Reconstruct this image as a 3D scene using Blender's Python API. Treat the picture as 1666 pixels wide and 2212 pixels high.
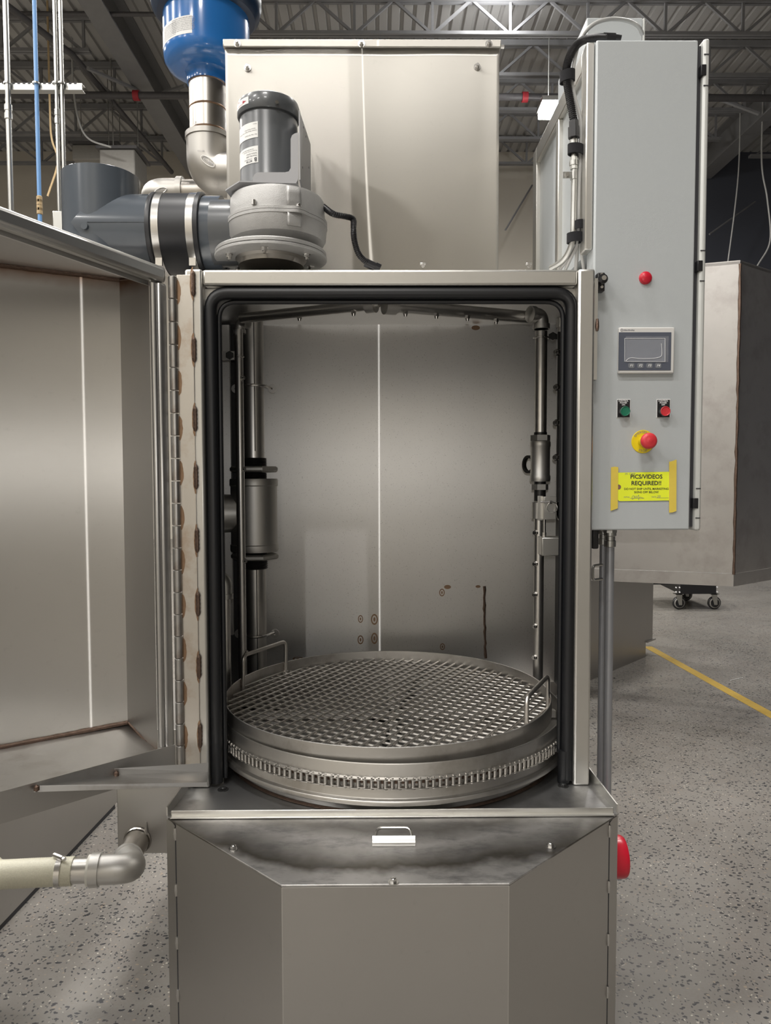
import bpy, math, random
from math import sin, cos, pi, radians, sqrt, atan2
from mathutils import Vector as V, Matrix, Quaternion
random.seed(7)
sc = bpy.context.scene
for o in list(bpy.data.objects):
    bpy.data.objects.remove(o)
col = sc.collection

# ------------------------------------------------------------------ camera
F, W, H = 1600.0, 1666, 2212
CAM = V((-0.03, 0.0, 1.5))
ROT = Matrix.Rotation(radians(-0.5), 3, 'Z') @ Matrix.Rotation(radians(90 - 2.9), 3, 'X') @ Matrix.Rotation(radians(-0.15), 3, 'Z')
cam = bpy.data.cameras.new('camera')
cam.sensor_fit = 'HORIZONTAL'; cam.sensor_width = 36.0; cam.lens = 36.0 * F / W
cam.clip_start = 0.02; cam.clip_end = 200
camo = bpy.data.objects.new('camera', cam); col.objects.link(camo)
camo.matrix_world = Matrix.Translation(CAM) @ ROT.to_4x4()
sc.camera = camo

# ------------------------------------------------------------------ world, lamps, exposure
EXPOSURE = 0.0
sc.view_settings.view_transform = 'Standard'; sc.view_settings.look = 'None'
sc.view_settings.gamma = 1.0; sc.view_settings.use_curve_mapping = False
sc.view_settings.exposure = EXPOSURE
sc.cycles.use_denoising = True
sc.cycles.max_bounces = 8; sc.cycles.diffuse_bounces = 4; sc.cycles.glossy_bounces = 5
sc.cycles.sample_clamp_indirect = 4.0; sc.cycles.sample_clamp_direct = 0
wd = bpy.data.worlds.new('hall'); sc.world = wd; wd.use_nodes = True
wd.node_tree.nodes['Background'].inputs[0].default_value = (0.95, 0.97, 1.0, 1)
wd.node_tree.nodes['Background'].inputs[1].default_value = 0.35

def area(name, loc, sx, sy, power, color=(1, 0.97, 0.93), target=None):
    l = bpy.data.lights.new(name, 'AREA'); l.shape = 'RECTANGLE'; l.size = sx; l.size_y = sy
    l.energy = power; l.color = color
    o = bpy.data.objects.new(name, l); col.objects.link(o); o.location = loc
    if target is not None:
        o.rotation_euler = (V(target) - V(loc)).to_track_quat('-Z', 'Y').to_euler()
    return o
LAMP = 215.0
for ix, x in enumerate((-9.6, -5.2, -0.9, 3.6)):
    for iy, y in enumerate((-6.5, -2.5, 1.5, 5.5, 9.5)):
        if ix == 3 and iy < 3: continue
        area('high_bay_lamp', (x, y, 7.7), 1.3, 0.5, LAMP)
# the phone's own flash, beside its lens
fl = bpy.data.lights.new('camera_flash', 'POINT'); fl.energy = 10.5; fl.shadow_soft_size = 0.006; fl.color = (1, 0.97, 0.93)
flo = bpy.data.objects.new('camera_flash', fl); col.objects.link(flo); flo.location = (-0.028, -0.01, 1.56)

# ------------------------------------------------------------------ pixel rays -> points on real planes
def ray(px, py):
    return ROT @ V(((px - W / 2) / F, (H / 2 - py) / F, -1.0))
def P(px, py, Y):
    d = ray(px, py); return CAM + d * ((Y - CAM.y) / d.y)
def Z(px, py, z):
    d = ray(px, py); return CAM + d * ((z - CAM.z) / d.z)
def PL(px, py, p0, n):
    d = ray(px, py); return CAM + d * ((V(p0) - CAM).dot(n) / d.dot(n))
def m_(px, Y):
    return px * Y / F

# ------------------------------------------------------------------ mesh builder
class MB:
    def __init__(s): s.v = []; s.f = []
    def add(s, vs, fs):
        b = len(s.v); s.v += [V(p) for p in vs]; s.f += [tuple(i + b for i in f) for f in fs]; return s
    def box(s, x0, x1, y0, y1, z0, z1):
        return s.add([(x0, y0, z0), (x1, y0, z0), (x1, y1, z0), (x0, y1, z0), (x0, y0, z1), (x1, y0, z1), (x1, y1, z1), (x0, y1, z1)],
                     [(0, 3, 2, 1), (4, 5, 6, 7), (0, 1, 5, 4), (1, 2, 6, 5), (2, 3, 7, 6), (3, 0, 4, 7)])
    def bar(s, p0, p1, w, h, up=(0, 0, 1)):
        p0, p1 = V(p0), V(p1); a = (p1 - p0).normalized(); u = a.cross(V(up)).normalized() * w / 2; t = u.cross(a).normalized() * h / 2
        vs = [p + u * i + t * j for p in (p0, p1) for i, j in ((-1, -1), (1, -1), (1, 1), (-1, 1))]
        return s.add(vs, [(0, 1, 2, 3), (7, 6, 5, 4), (0, 4, 5, 1), (1, 5, 6, 2), (2, 6, 7, 3), (3, 7, 4, 0)])
    def prism(s, pts, vec):
        n = len(pts); pts = [V(p) for p in pts]; vec = V(vec)
        return s.add(pts + [p + vec for p in pts], [tuple(range(n))[::-1], tuple(range(n, 2 * n))] + [(i, (i + 1) % n, n + (i + 1) % n, n + i) for i in range(n)])
    def cyl(s, p0, p1, r, n=16, r1=None, caps=True):
        return s.tube([p0, p1], [r, r if r1 is None else r1], n, caps)
    def tube(s, pts, r, n=10, caps=True, closed=False):
        pts = [V(p) for p in pts]; k = len(pts)
        rs = r if isinstance(r, (list, tuple)) else [r] * k
        tang = []
        for i in range(k):
            a = pts[(i - 1) % k] if (closed or i > 0) else pts[i]; b = pts[(i + 1) % k] if (closed or i < k - 1) else pts[i]
            t = (b - a); tang.append(t.normalized() if t.length > 1e-9 else V((0, 0, 1)))
        ref = V((0, 0, 1)) if abs(tang[0].z) < 0.9 else V((0, -1, 0))
        u = (ref - tang[0] * ref.dot(tang[0])).normalized(); vs = []
        for i in range(k):
            u = (u - tang[i] * u.dot(tang[i])).normalized(); w = tang[i].cross(u)
            vs += [pts[i] + (u * cos(2 * pi * j / n) + w * sin(2 * pi * j / n)) * rs[i] for j in range(n)]
        fs = [(i * n + j, i * n + (j + 1) % n, ((i + 1) % k) * n + (j + 1) % n, ((i + 1) % k) * n + j) for i in range(k if closed else k - 1) for j in range(n)]
        if caps and not closed:
            fs += [tuple(range(n))[::-1], tuple(range((k - 1) * n, k * n))]
        return s.add(vs, fs)
    def lathe(s, prof, c, n=48, axis=(0, 0, 1), a0=0.0, a1=2 * pi, close=False):
        c = V(c); ax = V(axis).normalized(); ref = V((1, 0, 0)) if abs(ax.x) < 0.9 else V((0, 1, 0))
        u = (ref - ax * ref.dot(ax)).normalized(); w = ax.cross(u); full = abs(a1 - a0 - 2 * pi) < 1e-6
        m = n if full else n + 1; k = len(prof); vs = []
        for i in range(m):
            a = a0 + (a1 - a0) * i / n; d = u * cos(a) + w * sin(a)
            vs += [c + d * r + ax * h for r, h in prof]
        fs = []
        for i in range(n):
            j = (i + 1) % m
            for q in range(k if close else k - 1):
                q2 = (q + 1) % k
                fs.append((i * k + q, j * k + q, j * k + q2, i * k + q2))
        return s.add(vs, fs)
    def patch(s, fn, nu, nv):
        vs = [fn(i / nu, j / nv) for j in range(nv + 1) for i in range(nu + 1)]
        return s.add(vs, [(j * (nu + 1) + i, j * (nu + 1) + i + 1, (j + 1) * (nu + 1) + i + 1, (j + 1) * (nu + 1) + i) for j in range(nv) for i in range(nu)])

WL = {}
def mesh_of(name, mb, mat, smooth=True, origin=None):
    me = bpy.data.meshes.new(name)
    lo = V((min(p.x for p in mb.v), min(p.y for p in mb.v), min(p.z for p in mb.v)))
    hi = V((max(p.x for p in mb.v), max(p.y for p in mb.v), max(p.z for p in mb.v)))
    c = (lo + hi) / 2 if origin is None else V(origin)
    me.from_pydata([p - c for p in mb.v], [], mb.f); me.validate()
    import bmesh
    bm = bmesh.new(); bm.from_mesh(me); bmesh.ops.remove_doubles(bm, verts=bm.verts, dist=1e-6); bmesh.ops.recalc_face_normals(bm, faces=bm.faces); bm.to_mesh(me); bm.free()
    if smooth:
        me.shade_smooth(); me.set_sharp_from_angle(angle=radians(38))
    me.materials.append(mat)
    return me, c
def place(o, loc, parent):
    loc = V(loc); col.objects.link(o)
    if parent is not None:
        o.parent = parent; o.location = loc - WL[parent.name]
    else:
        o.location = loc
    WL[o.name] = loc
def obj(name, mb, mat, parent=None, smooth=True, bevel=0.0, origin=None, label=None, kind=None):
    me, c = mesh_of(name, mb, mat, smooth, origin)
    o = bpy.data.objects.new(name, me); place(o, c, parent)
    if bevel:
        m = o.modifiers.new('bevel', 'BEVEL'); m.width = bevel; m.segments = 2; m.limit_method = 'ANGLE'; m.angle_limit = radians(40)
    if label: o['label'] = label
    if kind: o['kind'] = kind
    return o
def inst(src, loc, parent=None, rot=None, scale=None, name=None):
    """another object that shares src's mesh (src is an object)"""
    o = bpy.data.objects.new(name or src.name.split('.')[0], src.data); place(o, loc, parent)
    if rot is not None:
        o.rotation_mode = 'QUATERNION'; o.rotation_quaternion = rot
    if scale is not None: o.scale = scale
    for m in src.modifiers:
        if m.type == 'BEVEL':
            n = o.modifiers.new('bevel', 'BEVEL'); n.width = m.width; n.segments = 2; n.limit_method = 'ANGLE'; n.angle_limit = m.angle_limit
    return o
def tag(o, label, cat, group=None):
    o['label'] = label; o['category'] = cat
    if group: o['group'] = group
    return o
def thing(name, label, cat, loc, group=None):
    o = bpy.data.objects.new(name, None); o.empty_display_size = 0.1; place(o, loc, None); return tag(o, label, cat, group)
def struct(name, mb, mat, parent=None, **k):
    return obj(name, mb, mat, parent, kind='structure' if parent is None else None, **k)
def rounded(pts, r, n=6):
    """polyline with corners rounded by r"""
    pts = [V(p) for p in pts]; out = [pts[0]]
    for i in range(1, len(pts) - 1):
        a, b, c = pts[i - 1], pts[i], pts[i + 1]; d1 = (a - b); d2 = (c - b)
        rr = min(r, d1.length * 0.48, d2.length * 0.48); p = b + d1.normalized() * rr; q = b + d2.normalized() * rr
        for k in range(n + 1):
            t = k / n; out.append(p * (1 - t) ** 2 + b * 2 * t * (1 - t) + q * t * t)
    out.append(pts[-1]); return out
def curve_pts(pts, per=8):
    """Catmull-Rom through pts"""
    pts = [V(p) for p in pts]; q = [pts[0] * 2 - pts[1]] + pts + [pts[-1] * 2 - pts[-2]]; out = []
    for i in range(1, len(q) - 2):
        for k in range(per):
            t = k / per; a, b, c, d = q[i - 1], q[i], q[i + 1], q[i + 2]
            out.append(0.5 * ((2 * b) + (c - a) * t + (2 * a - 5 * b + 4 * c - d) * t * t + (3 * b - a - 3 * c + d) * t ** 3))
    out.append(pts[-1]); return out
def text_mesh(s, size, bold=0.0, align='CENTER', spacing=1.0, shear=0.0):
    cu = bpy.data.curves.new('t', 'FONT'); cu.body = s; cu.size = size; cu.align_x = align; cu.align_y = 'CENTER'; cu.offset = bold
    cu.space_character = spacing; cu.shear = shear; cu.resolution_u = 3; cu.space_line = 0.95
    to = bpy.data.objects.new('t', cu); col.objects.link(to)
    me = bpy.data.meshes.new_from_object(to.evaluated_get(bpy.context.evaluated_depsgraph_get()))
    bpy.data.objects.remove(to); bpy.data.curves.remove(cu); return me
def text(s, size, mat, fn, parent, name='lettering', **k):
    """lettering laid on a surface: fn(x, y) gives the 3D point"""
    t = text_mesh(s, size, **k); mb = MB(); mb.add([fn(v.co.x, v.co.y) for v in t.vertices], [tuple(p.vertices) for p in t.polygons])
    bpy.data.meshes.remove(t)
    return obj(name, mb, mat, parent, smooth=False)
def flat(c, eps=0.0005):
    c = V(c); return lambda x, y: c + V((x, -eps, y))

# ------------------------------------------------------------------ materials
class N:
    def __init__(s, name):
        s.m = bpy.data.materials.new(name); s.m.use_nodes = True; s.t = s.m.node_tree; s.b = s.t.nodes['Principled BSDF']
        s.tc = s.t.nodes.new('ShaderNodeTexCoord')
    def n(s, typ, **k):
        x = s.t.nodes.new(typ)
        for a, b in k.items(): setattr(x, a, b)
        return x
    def l(s, a, b): s.t.links.new(a, b)
    def noise(s, scale, detail=3, rough=0.5, vec=None, stretch=None, out='Object'):
        x = s.n('ShaderNodeTexNoise'); x.inputs['Scale'].default_value = scale; x.inputs['Detail'].default_value = detail; x.inputs['Roughness'].default_value = rough
        src = vec if vec is not None else s.tc.outputs[out]
        if stretch:
            mp = s.n('ShaderNodeMapping'); mp.inputs['Scale'].default_value = stretch; s.l(src, mp.inputs['Vector']); src = mp.outputs[0]
        s.l(src, x.inputs['Vector']); return x.outputs['Fac']
    def ramp(s, fac, stops):
        r = s.n('ShaderNodeValToRGB'); e = r.color_ramp.elements
        while len(e) < len(stops): e.new(0.5)
        for i, (p, c) in enumerate(stops):
            e[i].position = p; e[i].color = (c, c, c, 1) if not isinstance(c, tuple) else (*c, 1)
        s.l(fac, r.inputs[0]); return r.outputs[0]
    def mix(s, fac, a, b, blend='MIX'):
        x = s.n('ShaderNodeMix', data_type='RGBA', blend_type=blend)
        for sock, val in ((x.inputs['Factor'], fac), (x.inputs['A'], a), (x.inputs['B'], b)):
            if hasattr(val, 'is_linked'): s.l(val, sock)
            elif isinstance(val, tuple): sock.default_value = (*val, 1) if len(val) == 3 else val
            else: sock.default_value = val
        return x.outputs['Result']
    def bump(s, h, strength, dist=0.002):
        b = s.n('ShaderNodeBump'); b.inputs['Strength'].default_value = strength; b.inputs['Distance'].default_value = dist
        s.l(h, b.inputs['Height']); s.l(b.outputs[0], s.b.inputs['Normal']); return b
    def set(s, **k):
        for a, v in k.items():
            i = s.b.inputs[a.replace('_', ' ')]
            if hasattr(v, 'is_linked'): s.l(v, i)
            elif isinstance(v, tuple): i.default_value = (*v, 1)
            else: i.default_value = v
        return s
def plain(name, c, rough=0.5, metal=0.0, mott=0.06, sc_=20, bump=0.0, bs=200, coat=0.0):
    x = N(name); f = x.noise(sc_, 4)
    lo = tuple(v * (1 - mott) for v in c); hi = tuple(min(1, v * (1 + mott)) for v in c)
    x.set(Base_Color=x.mix(f, lo, hi), Roughness=rough, Metallic=metal)
    if coat: x.set(Coat_Weight=coat, Coat_Roughness=0.08)
    if bump: x.bump(x.noise(bs, 2), bump)
    return x.m
def steel(name, c=(0.60, 0.585, 0.555), rough=0.34, aniso=0.75, mott=0.1, streak=0.0, brush=0.05, blotch=None, heat=None, speck=None, sheen=None):
    """brushed stainless; streak = share of the sharp mill-finish lobe, blotch = stain colour, heat = weld tint at top/bottom edges"""
    x = N(name); f = x.noise(3.0, 5, 0.6); g = x.noise(1.0, 3, 0.5, stretch=(22, 22, 800))
    cc = x.mix(f, tuple(v * (1 - mott) for v in c), tuple(min(1, v * (1 + mott)) for v in c))
    cc = x.mix(x.ramp(x.noise(40, 3, 0.7), [(0.62, 0.0), (0.8, 0.25)]), cc, tuple(v * 0.75 for v in c))
    if blotch:
        cc = x.mix(x.ramp(x.noise(5.0, 6, 0.65), [(0.5, 0.0), (0.68, 0.75)]), cc, blotch)
    if speck:
        cc = x.mix(x.ramp(x.noise(260, 2, 0.5), [(0.66, 0.0), (0.72, speck)]), cc, (0.1, 0.09, 0.08))
    if heat:
        sp = x.n('ShaderNodeSeparateXYZ'); x.l(x.tc.outputs['Generated'], sp.inputs[0])
        w = x.n('ShaderNodeMath', operation='MULTIPLY_ADD'); w.inputs[1].default_value = 0.03; x.l(x.noise(9, 3), w.inputs[0]); x.l(sp.outputs['Z'], w.inputs[2])
        cc = x.mix(x.ramp(w.outputs[0], [(0.012, 1.0), (0.05, 0.0), (0.97, 0.0), (1.0, 0.9)]), cc, heat)
    x.set(Base_Color=cc, Metallic=1.0, Anisotropic=aniso, Anisotropic_Rotation=0.0)
    r = x.n('ShaderNodeMapRange'); r.inputs['To Min'].default_value = rough * 0.94; r.inputs['To Max'].default_value = rough * 1.06; x.l(g, r.inputs['Value']); x.l(r.outputs[0], x.b.inputs['Roughness'])
    ge = x.n('ShaderNodeNewGeometry'); cr = x.n('ShaderNodeVectorMath', operation='CROSS_PRODUCT'); cr.inputs[0].default_value = (0, 0, 1); x.l(ge.outputs['True Normal'], cr.inputs[1])
    tg = x.n('ShaderNodeVectorMath', operation='ADD'); tg.inputs[1].default_value = (0.004, 0.001, 0); x.l(cr.outputs[0], tg.inputs[0]); x.l(tg.outputs[0], x.b.inputs['Tangent'])
    bp = None
    if brush: bp = x.bump(g, brush, 0.001)
    if streak:
        q = x.n('ShaderNodeBsdfAnisotropic'); q.inputs['Roughness'].default_value = 0.16; q.inputs['Anisotropy'].default_value = 0.97; q.inputs['Rotation'].default_value = 0.0
        x.l(cc, q.inputs['Color']); x.l(tg.outputs[0], q.inputs['Tangent'])
        mx = x.n('ShaderNodeMixShader'); mx.inputs[0].default_value = streak
        x.l(x.b.outputs[0], mx.inputs[1]); x.l(q.outputs[0], mx.inputs[2]); x.l(mx.outputs[0], x.t.nodes['Material Output'].inputs['Surface'])
    return x.m

M = {}
M['box'] = steel('polished_sheet_steel', (0.50, 0.48, 0.44), 0.42, 0.97, 0.02, streak=0.12, brush=0.01)
M['frame'] = steel('frame_tube_steel', (0.660, 0.649, 0.616), 0.36, 0.5, 0.08, brush=0.03)
M['inner'] = steel('chamber_wall_steel', (0.84, 0.83, 0.81), 0.43, 0.7, 0.06, streak=0.07, brush=0.03, speck=0.35)
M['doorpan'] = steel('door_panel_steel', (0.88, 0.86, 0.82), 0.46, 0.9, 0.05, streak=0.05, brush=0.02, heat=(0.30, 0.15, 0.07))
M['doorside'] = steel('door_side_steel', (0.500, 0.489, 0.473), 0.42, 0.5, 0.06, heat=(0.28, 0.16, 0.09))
M['plate'] = steel('scuffed_plate_steel', (0.550, 0.539, 0.522), 0.42, 0.3, 0.14, blotch=(0.36, 0.33, 0.30))
M['rail'] = steel('door_rail_steel', (0.580, 0.574, 0.558), 0.34, 0.4, 0.08)
M['cover'] = steel('base_cover_steel', (0.500, 0.486, 0.467), 0.44, 0.5, 0.05, brush=0.02)
M['pipe'] = steel('pipe_steel', (0.66, 0.645, 0.62), 0.33, 0.2, 0.12, brush=0.0, speck=0.2)
M['cast'] = steel('cast_fitting_steel', (0.62, 0.61, 0.585), 0.45, 0.0, 0.08, brush=0.0)
M['brightpipe'] = steel('stainless_pipe', (0.46, 0.435, 0.40), 0.30, 0.2, 0.1, brush=0.0)
M['basket'] = steel('basket_steel', (0.58, 0.565, 0.54), 0.40, 0.3, 0.16, blotch=(0.33, 0.30, 0.26), brush=0.0)
M['rod'] = steel('grating_rod_steel', (0.72, 0.69, 0.65), 0.38, 0.0, 0.1, brush=0.0)
M['chain'] = steel('roller_chain_steel', (0.550, 0.534, 0.506), 0.30, 0.0, 0.1, brush=0.0)
M['bolt'] = steel('bolt_steel', (0.680, 0.669, 0.647), 0.25, 0.0, 0.05, brush=0.0)
M['galv'] = steel('galvanised_steel', (0.46, 0.46, 0.44), 0.36, 0.0, 0.12, brush=0.0)
M['conduit'] = plain('conduit_steel', (0.36, 0.37, 0.395), 0.36, 0.55, 0.06)
M['far'] = steel('far_washer_steel', (0.620, 0.603, 0.587), 0.42, 0.3, 0.12, blotch=(0.50, 0.47, 0.46))
M['castvent'] = steel('vent_elbow_steel', (0.40, 0.385, 0.36), 0.42, 0.0, 0.1, brush=0.0)
M['weld'] = plain('weld_bead', (0.16, 0.11, 0.085), 0.45, 0.9, 0.4, 60, 0.6, 400)
M['tint'] = plain('heat_tinted_steel', (0.26, 0.17, 0.11), 0.4, 0.9, 0.3, 30)
M['leaf'] = steel('hinge_leaf_steel', (0.600, 0.567, 0.517), 0.4, 0.2, 0.15, blotch=(0.36, 0.22, 0.12))
M['knuckle'] = steel('hinge_knuckle_steel', (0.460, 0.449, 0.432), 0.36, 0.0, 0.15, blotch=(0.2, 0.14, 0.1), brush=0)
M['seal'] = plain('black_rubber_seal', (0.006, 0.0065, 0.008), 0.42, 0, 0.15)
M['black'] = plain('black_plastic', (0.012, 0.012, 0.014), 0.35, 0, 0.1)
M['thread'] = plain('dark_pipe_thread', (0.05, 0.05, 0.05), 0.4, 0.7)
M['velcro'] = plain('black_hook_strap', (0.008, 0.008, 0.010), 0.9, 0, 0.2, 200, 0.4, 800)
M['pvc'] = plain('dark_grey_pvc', (0.075, 0.088, 0.105), 0.22, 0, 0.05, coat=0.3)
M['rubber'] = plain('black_rubber_sleeve', (0.018, 0.019, 0.022), 0.38, 0, 0.1)
M['motor'] = plain('motor_grey_paint', (0.085, 0.09, 0.095), 0.3, 0, 0.04, coat=0.3)
M['bracket'] = plain('bracket_grey_paint', (0.36, 0.36, 0.37), 0.4, 0, 0.03)
M['alu'] = plain('cast_aluminium', (0.40, 0.395, 0.385), 0.55, 0.55, 0.08, 60, 0.35, 500)
M['blue'] = plain('blue_enamel', (0.018, 0.145, 0.44), 0.22, 0, 0.03, coat=0.5)
M['darkblue'] = plain('dark_blue_enamel', (0.006, 0.02, 0.05), 0.3, 0, 0.05)
M['bluepipe'] = plain('blue_air_pipe', (0.16, 0.33, 0.62), 0.35, 0, 0.04)
M['grey'] = plain('cabinet_grey_paint', (0.44, 0.465, 0.475), 0.33, 0, 0.015, 8, 0.12, 420)
M['greylip'] = plain('cabinet_lip_paint', (0.52, 0.53, 0.51), 0.4, 0, 0.02)
M['cablegrey'] = plain('grey_cable_jacket', (0.42, 0.42, 0.41), 0.35, 0, 0.04)
M['hmi'] = plain('panel_silver_plastic', (0.62, 0.61, 0.59), 0.4, 0, 0.02)
M['hmidark'] = plain('panel_dark_overlay', (0.085, 0.095, 0.125), 0.4, 0, 0.03)
M['screen'] = plain('unlit_screen', (0.17, 0.185, 0.22), 0.2, 0, 0.03)
M['key'] = plain('membrane_key', (0.16, 0.17, 0.19), 0.5, 0, 0.03)
M['white'] = plain('white_print', (0.80, 0.80, 0.80), 0.5, 0, 0.02)
M['label'] = plain('white_label_vinyl', (0.74, 0.74, 0.72), 0.45, 0, 0.02)
M['ink'] = plain('black_print', (0.03, 0.03, 0.035), 0.6, 0, 0.05)
M['inkgrey'] = plain('grey_print', (0.22, 0.22, 0.24), 0.6, 0, 0.1)
M['redink'] = plain('red_print', (0.35, 0.02, 0.03), 0.6, 0, 0.05)
M['red'] = plain('red_plastic', (0.52, 0.012, 0.03), 0.3, 0, 0.04)
M['redcap'] = plain('red_button_cap', (0.58, 0.035, 0.045), 0.4, 0, 0.04)
M['green'] = plain('green_button_cap', (0.012, 0.16, 0.09), 0.4, 0, 0.04)
M['yellow'] = plain('yellow_plate', (0.78, 0.60, 0.012), 0.4, 0, 0.04)
M['tagpaper'] = plain('fluorescent_yellow_card', (0.82, 0.90, 0.03), 0.6, 0, 0.03)
M['tape'] = plain('yellow_masking_tape', (0.72, 0.55, 0.08), 0.6, 0, 0.06, 60)
M['brown'] = plain('brown_card', (0.22, 0.12, 0.09), 0.6)
M['floorpaint'] = plain('yellow_floor_paint', (0.42, 0.28, 0.055), 0.4, 0, 0.2, 40)
M['joist'] = plain('grey_painted_steel', (0.20, 0.20, 0.205), 0.5, 0.0, 0.12, 6)
M['pipeblack'] = plain('dark_sprinkler_pipe', (0.075, 0.072, 0.075), 0.45, 0.0, 0.2)
M['duct'] = plain('grey_sheet_duct', (0.28, 0.27, 0.25), 0.5, 0.3, 0.1)
M['wall'] = plain('beige_painted_wall', (0.52, 0.485, 0.42), 0.75, 0, 0.04, 1.5)
M['darkwall'] = plain('slate_painted_wall', (0.075, 0.082, 0.105), 0.7, 0, 0.06, 1.5)
M['hose'] = plain('woven_clear_hose', (0.62, 0.60, 0.48), 0.35, 0, 0.12, 200, 0.4, 300)
M['tapewhite'] = plain('thread_seal_tape', (0.75, 0.74, 0.68), 0.6)
M['tan'] = plain('tan_tape', (0.45, 0.33, 0.18), 0.6)
x = N('lamp_lens'); x.set(Base_Color=(1, 1, 1), Emission_Color=(1.0, 0.98, 0.94), Emission_Strength=60.0); M['lamp'] = x.m
x = N('clear_film'); x.set(Base_Color=(0.9, 0.9, 0.92), Roughness=0.08, Alpha=0.09); x.bump(x.noise(30, 2), 0.35, 0.003); M['film'] = x.m
# deck
x = N('roof_deck_paint'); x.set(Base_Color=x.mix(x.noise(1.2, 5), (0.37, 0.365, 0.355), (0.47, 0.46, 0.445)), Roughness=0.6); M['deck'] = x.m
# concrete
x = N('polished_concrete'); big = x.noise(0.9, 5, 0.6); mid = x.noise(6, 4, 0.6)
cc = x.mix(big, (0.145, 0.136, 0.124), (0.27, 0.253, 0.227))
cc = x.mix(x.ramp(mid, [(0.4, 0.0), (0.75, 0.6)]), cc, (0.165, 0.143, 0.124))
cc = x.mix(x.ramp(x.noise(130, 2), [(0.35, 0.0), (0.7, 0.5)]), cc, (0.21, 0.203, 0.19))
def chips(scale, thr, keep, colr, seed, cin, stretch):
    mp = x.n('ShaderNodeMapping'); mp.inputs['Scale'].default_value = stretch; mp.inputs['Location'].default_value = (seed, seed * 0.7, 0); mp.inputs['Rotation'].default_value = (0, 0, seed)
    wob = x.n('ShaderNodeVectorMath', operation='MULTIPLY_ADD'); nz = x.n('ShaderNodeTexNoise'); nz.inputs['Scale'].default_value = 55
    x.l(x.tc.outputs['Object'], nz.inputs['Vector']); x.l(nz.outputs['Color'], wob.inputs[0]); wob.inputs[1].default_value = (0.016, 0.016, 0); x.l(x.tc.outputs['Object'], wob.inputs[2]); x.l(wob.outputs[0], mp.inputs['Vector'])
    vo = x.n('ShaderNodeTexVoronoi'); vo.inputs['Scale'].default_value = scale; x.l(mp.outputs[0], vo.inputs['Vector'])
    r1 = x.ramp(vo.outputs['Distance'], [(thr * 0.8, 1.0), (thr, 0.0)])
    sp = x.n('ShaderNodeSeparateColor'); x.l(vo.outputs['Color'], sp.inputs[0]); r2 = x.ramp(sp.outputs[0], [(keep - 0.01, 0.0), (keep, 1.0)])
    mu = x.n('ShaderNodeMath', operation='MULTIPLY'); x.l(r1, mu.inputs[0]); x.l(r2, mu.inputs[1])
    return x.mix(mu.outputs[0], cin, colr)
cc = chips(42, 0.34, 0.60, (0.03, 0.031, 0.035), 0.6, cc, (1, 1.6, 1))
cc = chips(75, 0.36, 0.62, (0.05, 0.05, 0.053), 2.1, cc, (1.5, 1, 1))
cc = chips(60, 0.26, 0.80, (0.28, 0.23, 0.18), 3.3, cc, (1, 1.3, 1))
cc = chips(90, 0.26, 0.86, (0.46, 0.43, 0.37), 4.2, cc, (1, 1, 1))
x.set(Base_Color=cc, Roughness=x.ramp(big, [(0.3, 0.22), (0.7, 0.42)])); x.bump(mid, 0.08, 0.002); M['floor'] = x.m
# stained lid of the base
x = N('stained_lid_steel'); f = x.noise(4, 6, 0.65)
cc = x.mix(f, (0.56, 0.55, 0.54), (0.80, 0.79, 0.78))
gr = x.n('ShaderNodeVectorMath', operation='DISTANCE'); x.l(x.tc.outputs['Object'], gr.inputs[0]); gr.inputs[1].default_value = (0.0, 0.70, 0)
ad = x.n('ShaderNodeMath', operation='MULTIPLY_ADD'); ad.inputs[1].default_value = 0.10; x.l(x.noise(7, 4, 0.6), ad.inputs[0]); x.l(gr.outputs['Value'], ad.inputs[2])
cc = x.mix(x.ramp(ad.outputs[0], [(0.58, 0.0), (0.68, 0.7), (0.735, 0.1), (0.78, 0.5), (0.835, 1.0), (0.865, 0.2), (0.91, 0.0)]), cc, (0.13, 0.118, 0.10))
cc = x.mix(x.ramp(x.noise(9, 5, 0.7, stretch=(1, 2.4, 1)), [(0.48, 0.0), (0.68, 0.65)]), cc, (0.20, 0.195, 0.20))
x.set(Base_Color=cc, Metallic=1.0, Roughness=0.40); x.set(Roughness=0.46); M['lid'] = x.m
M['deckplate'] = steel('dull_deck_steel', (0.30, 0.29, 0.275), 0.5, 0.2, 0.2, blotch=(0.16, 0.14, 0.12))
M['shadegrey'] = steel('shade_grey_side_steel', (0.10, 0.098, 0.096), 0.5, 0.2, 0.2)  # steel colour darkened to paint in the shade on the chamber sides
M['soot'] = plain('shade_painted_side_steel', (0.014, 0.014, 0.0145), 0.6, 0.0, 0.3)  # near-black colour paints in the shade on chamber side and corner panels
# tray floor with dark weld stain
M['tray'] = steel('tray_floor_steel', (0.500, 0.500, 0.500), 0.42, 0.2, 0.16, blotch=(0.26, 0.25, 0.25))

# ================================================================== the hall
DECK = 8.9
b = MB(); b.box(-16, 16, -9, 17.6, -0.2, 0.0); struct('floor', b, M['floor'], smooth=False)
b = MB(); pitch = 0.2; prof = []; xx = -16.0
while xx < 16:
    prof += [(xx, 0), (xx + pitch * 0.62, 0), (xx + pitch * 0.70, 0.045), (xx + pitch * 0.92, 0.045)]; xx += pitch
vs = [(px_, y_, DECK + h_) for y_ in (-9, 17.6) for px_, h_ in prof]; n_ = len(prof)
b.add(vs, [(i, i + 1, n_ + i + 1, n_ + i) for i in range(n_ - 1)]); b.box(-16, 16, -9, 17.6, DECK + 0.06, DECK + 0.12)
struct('ceiling', b, M['deck'], smooth=False)
b = MB(); b.box(-16, 7.35, 17.4, 17.6, 0, DECK); struct('wall_back', b, M['wall'])
b = MB(); b.box(7.35, 16, 17.4, 17.6, 0, DECK); struct('wall_back_right', b, M['darkwall'])
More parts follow.
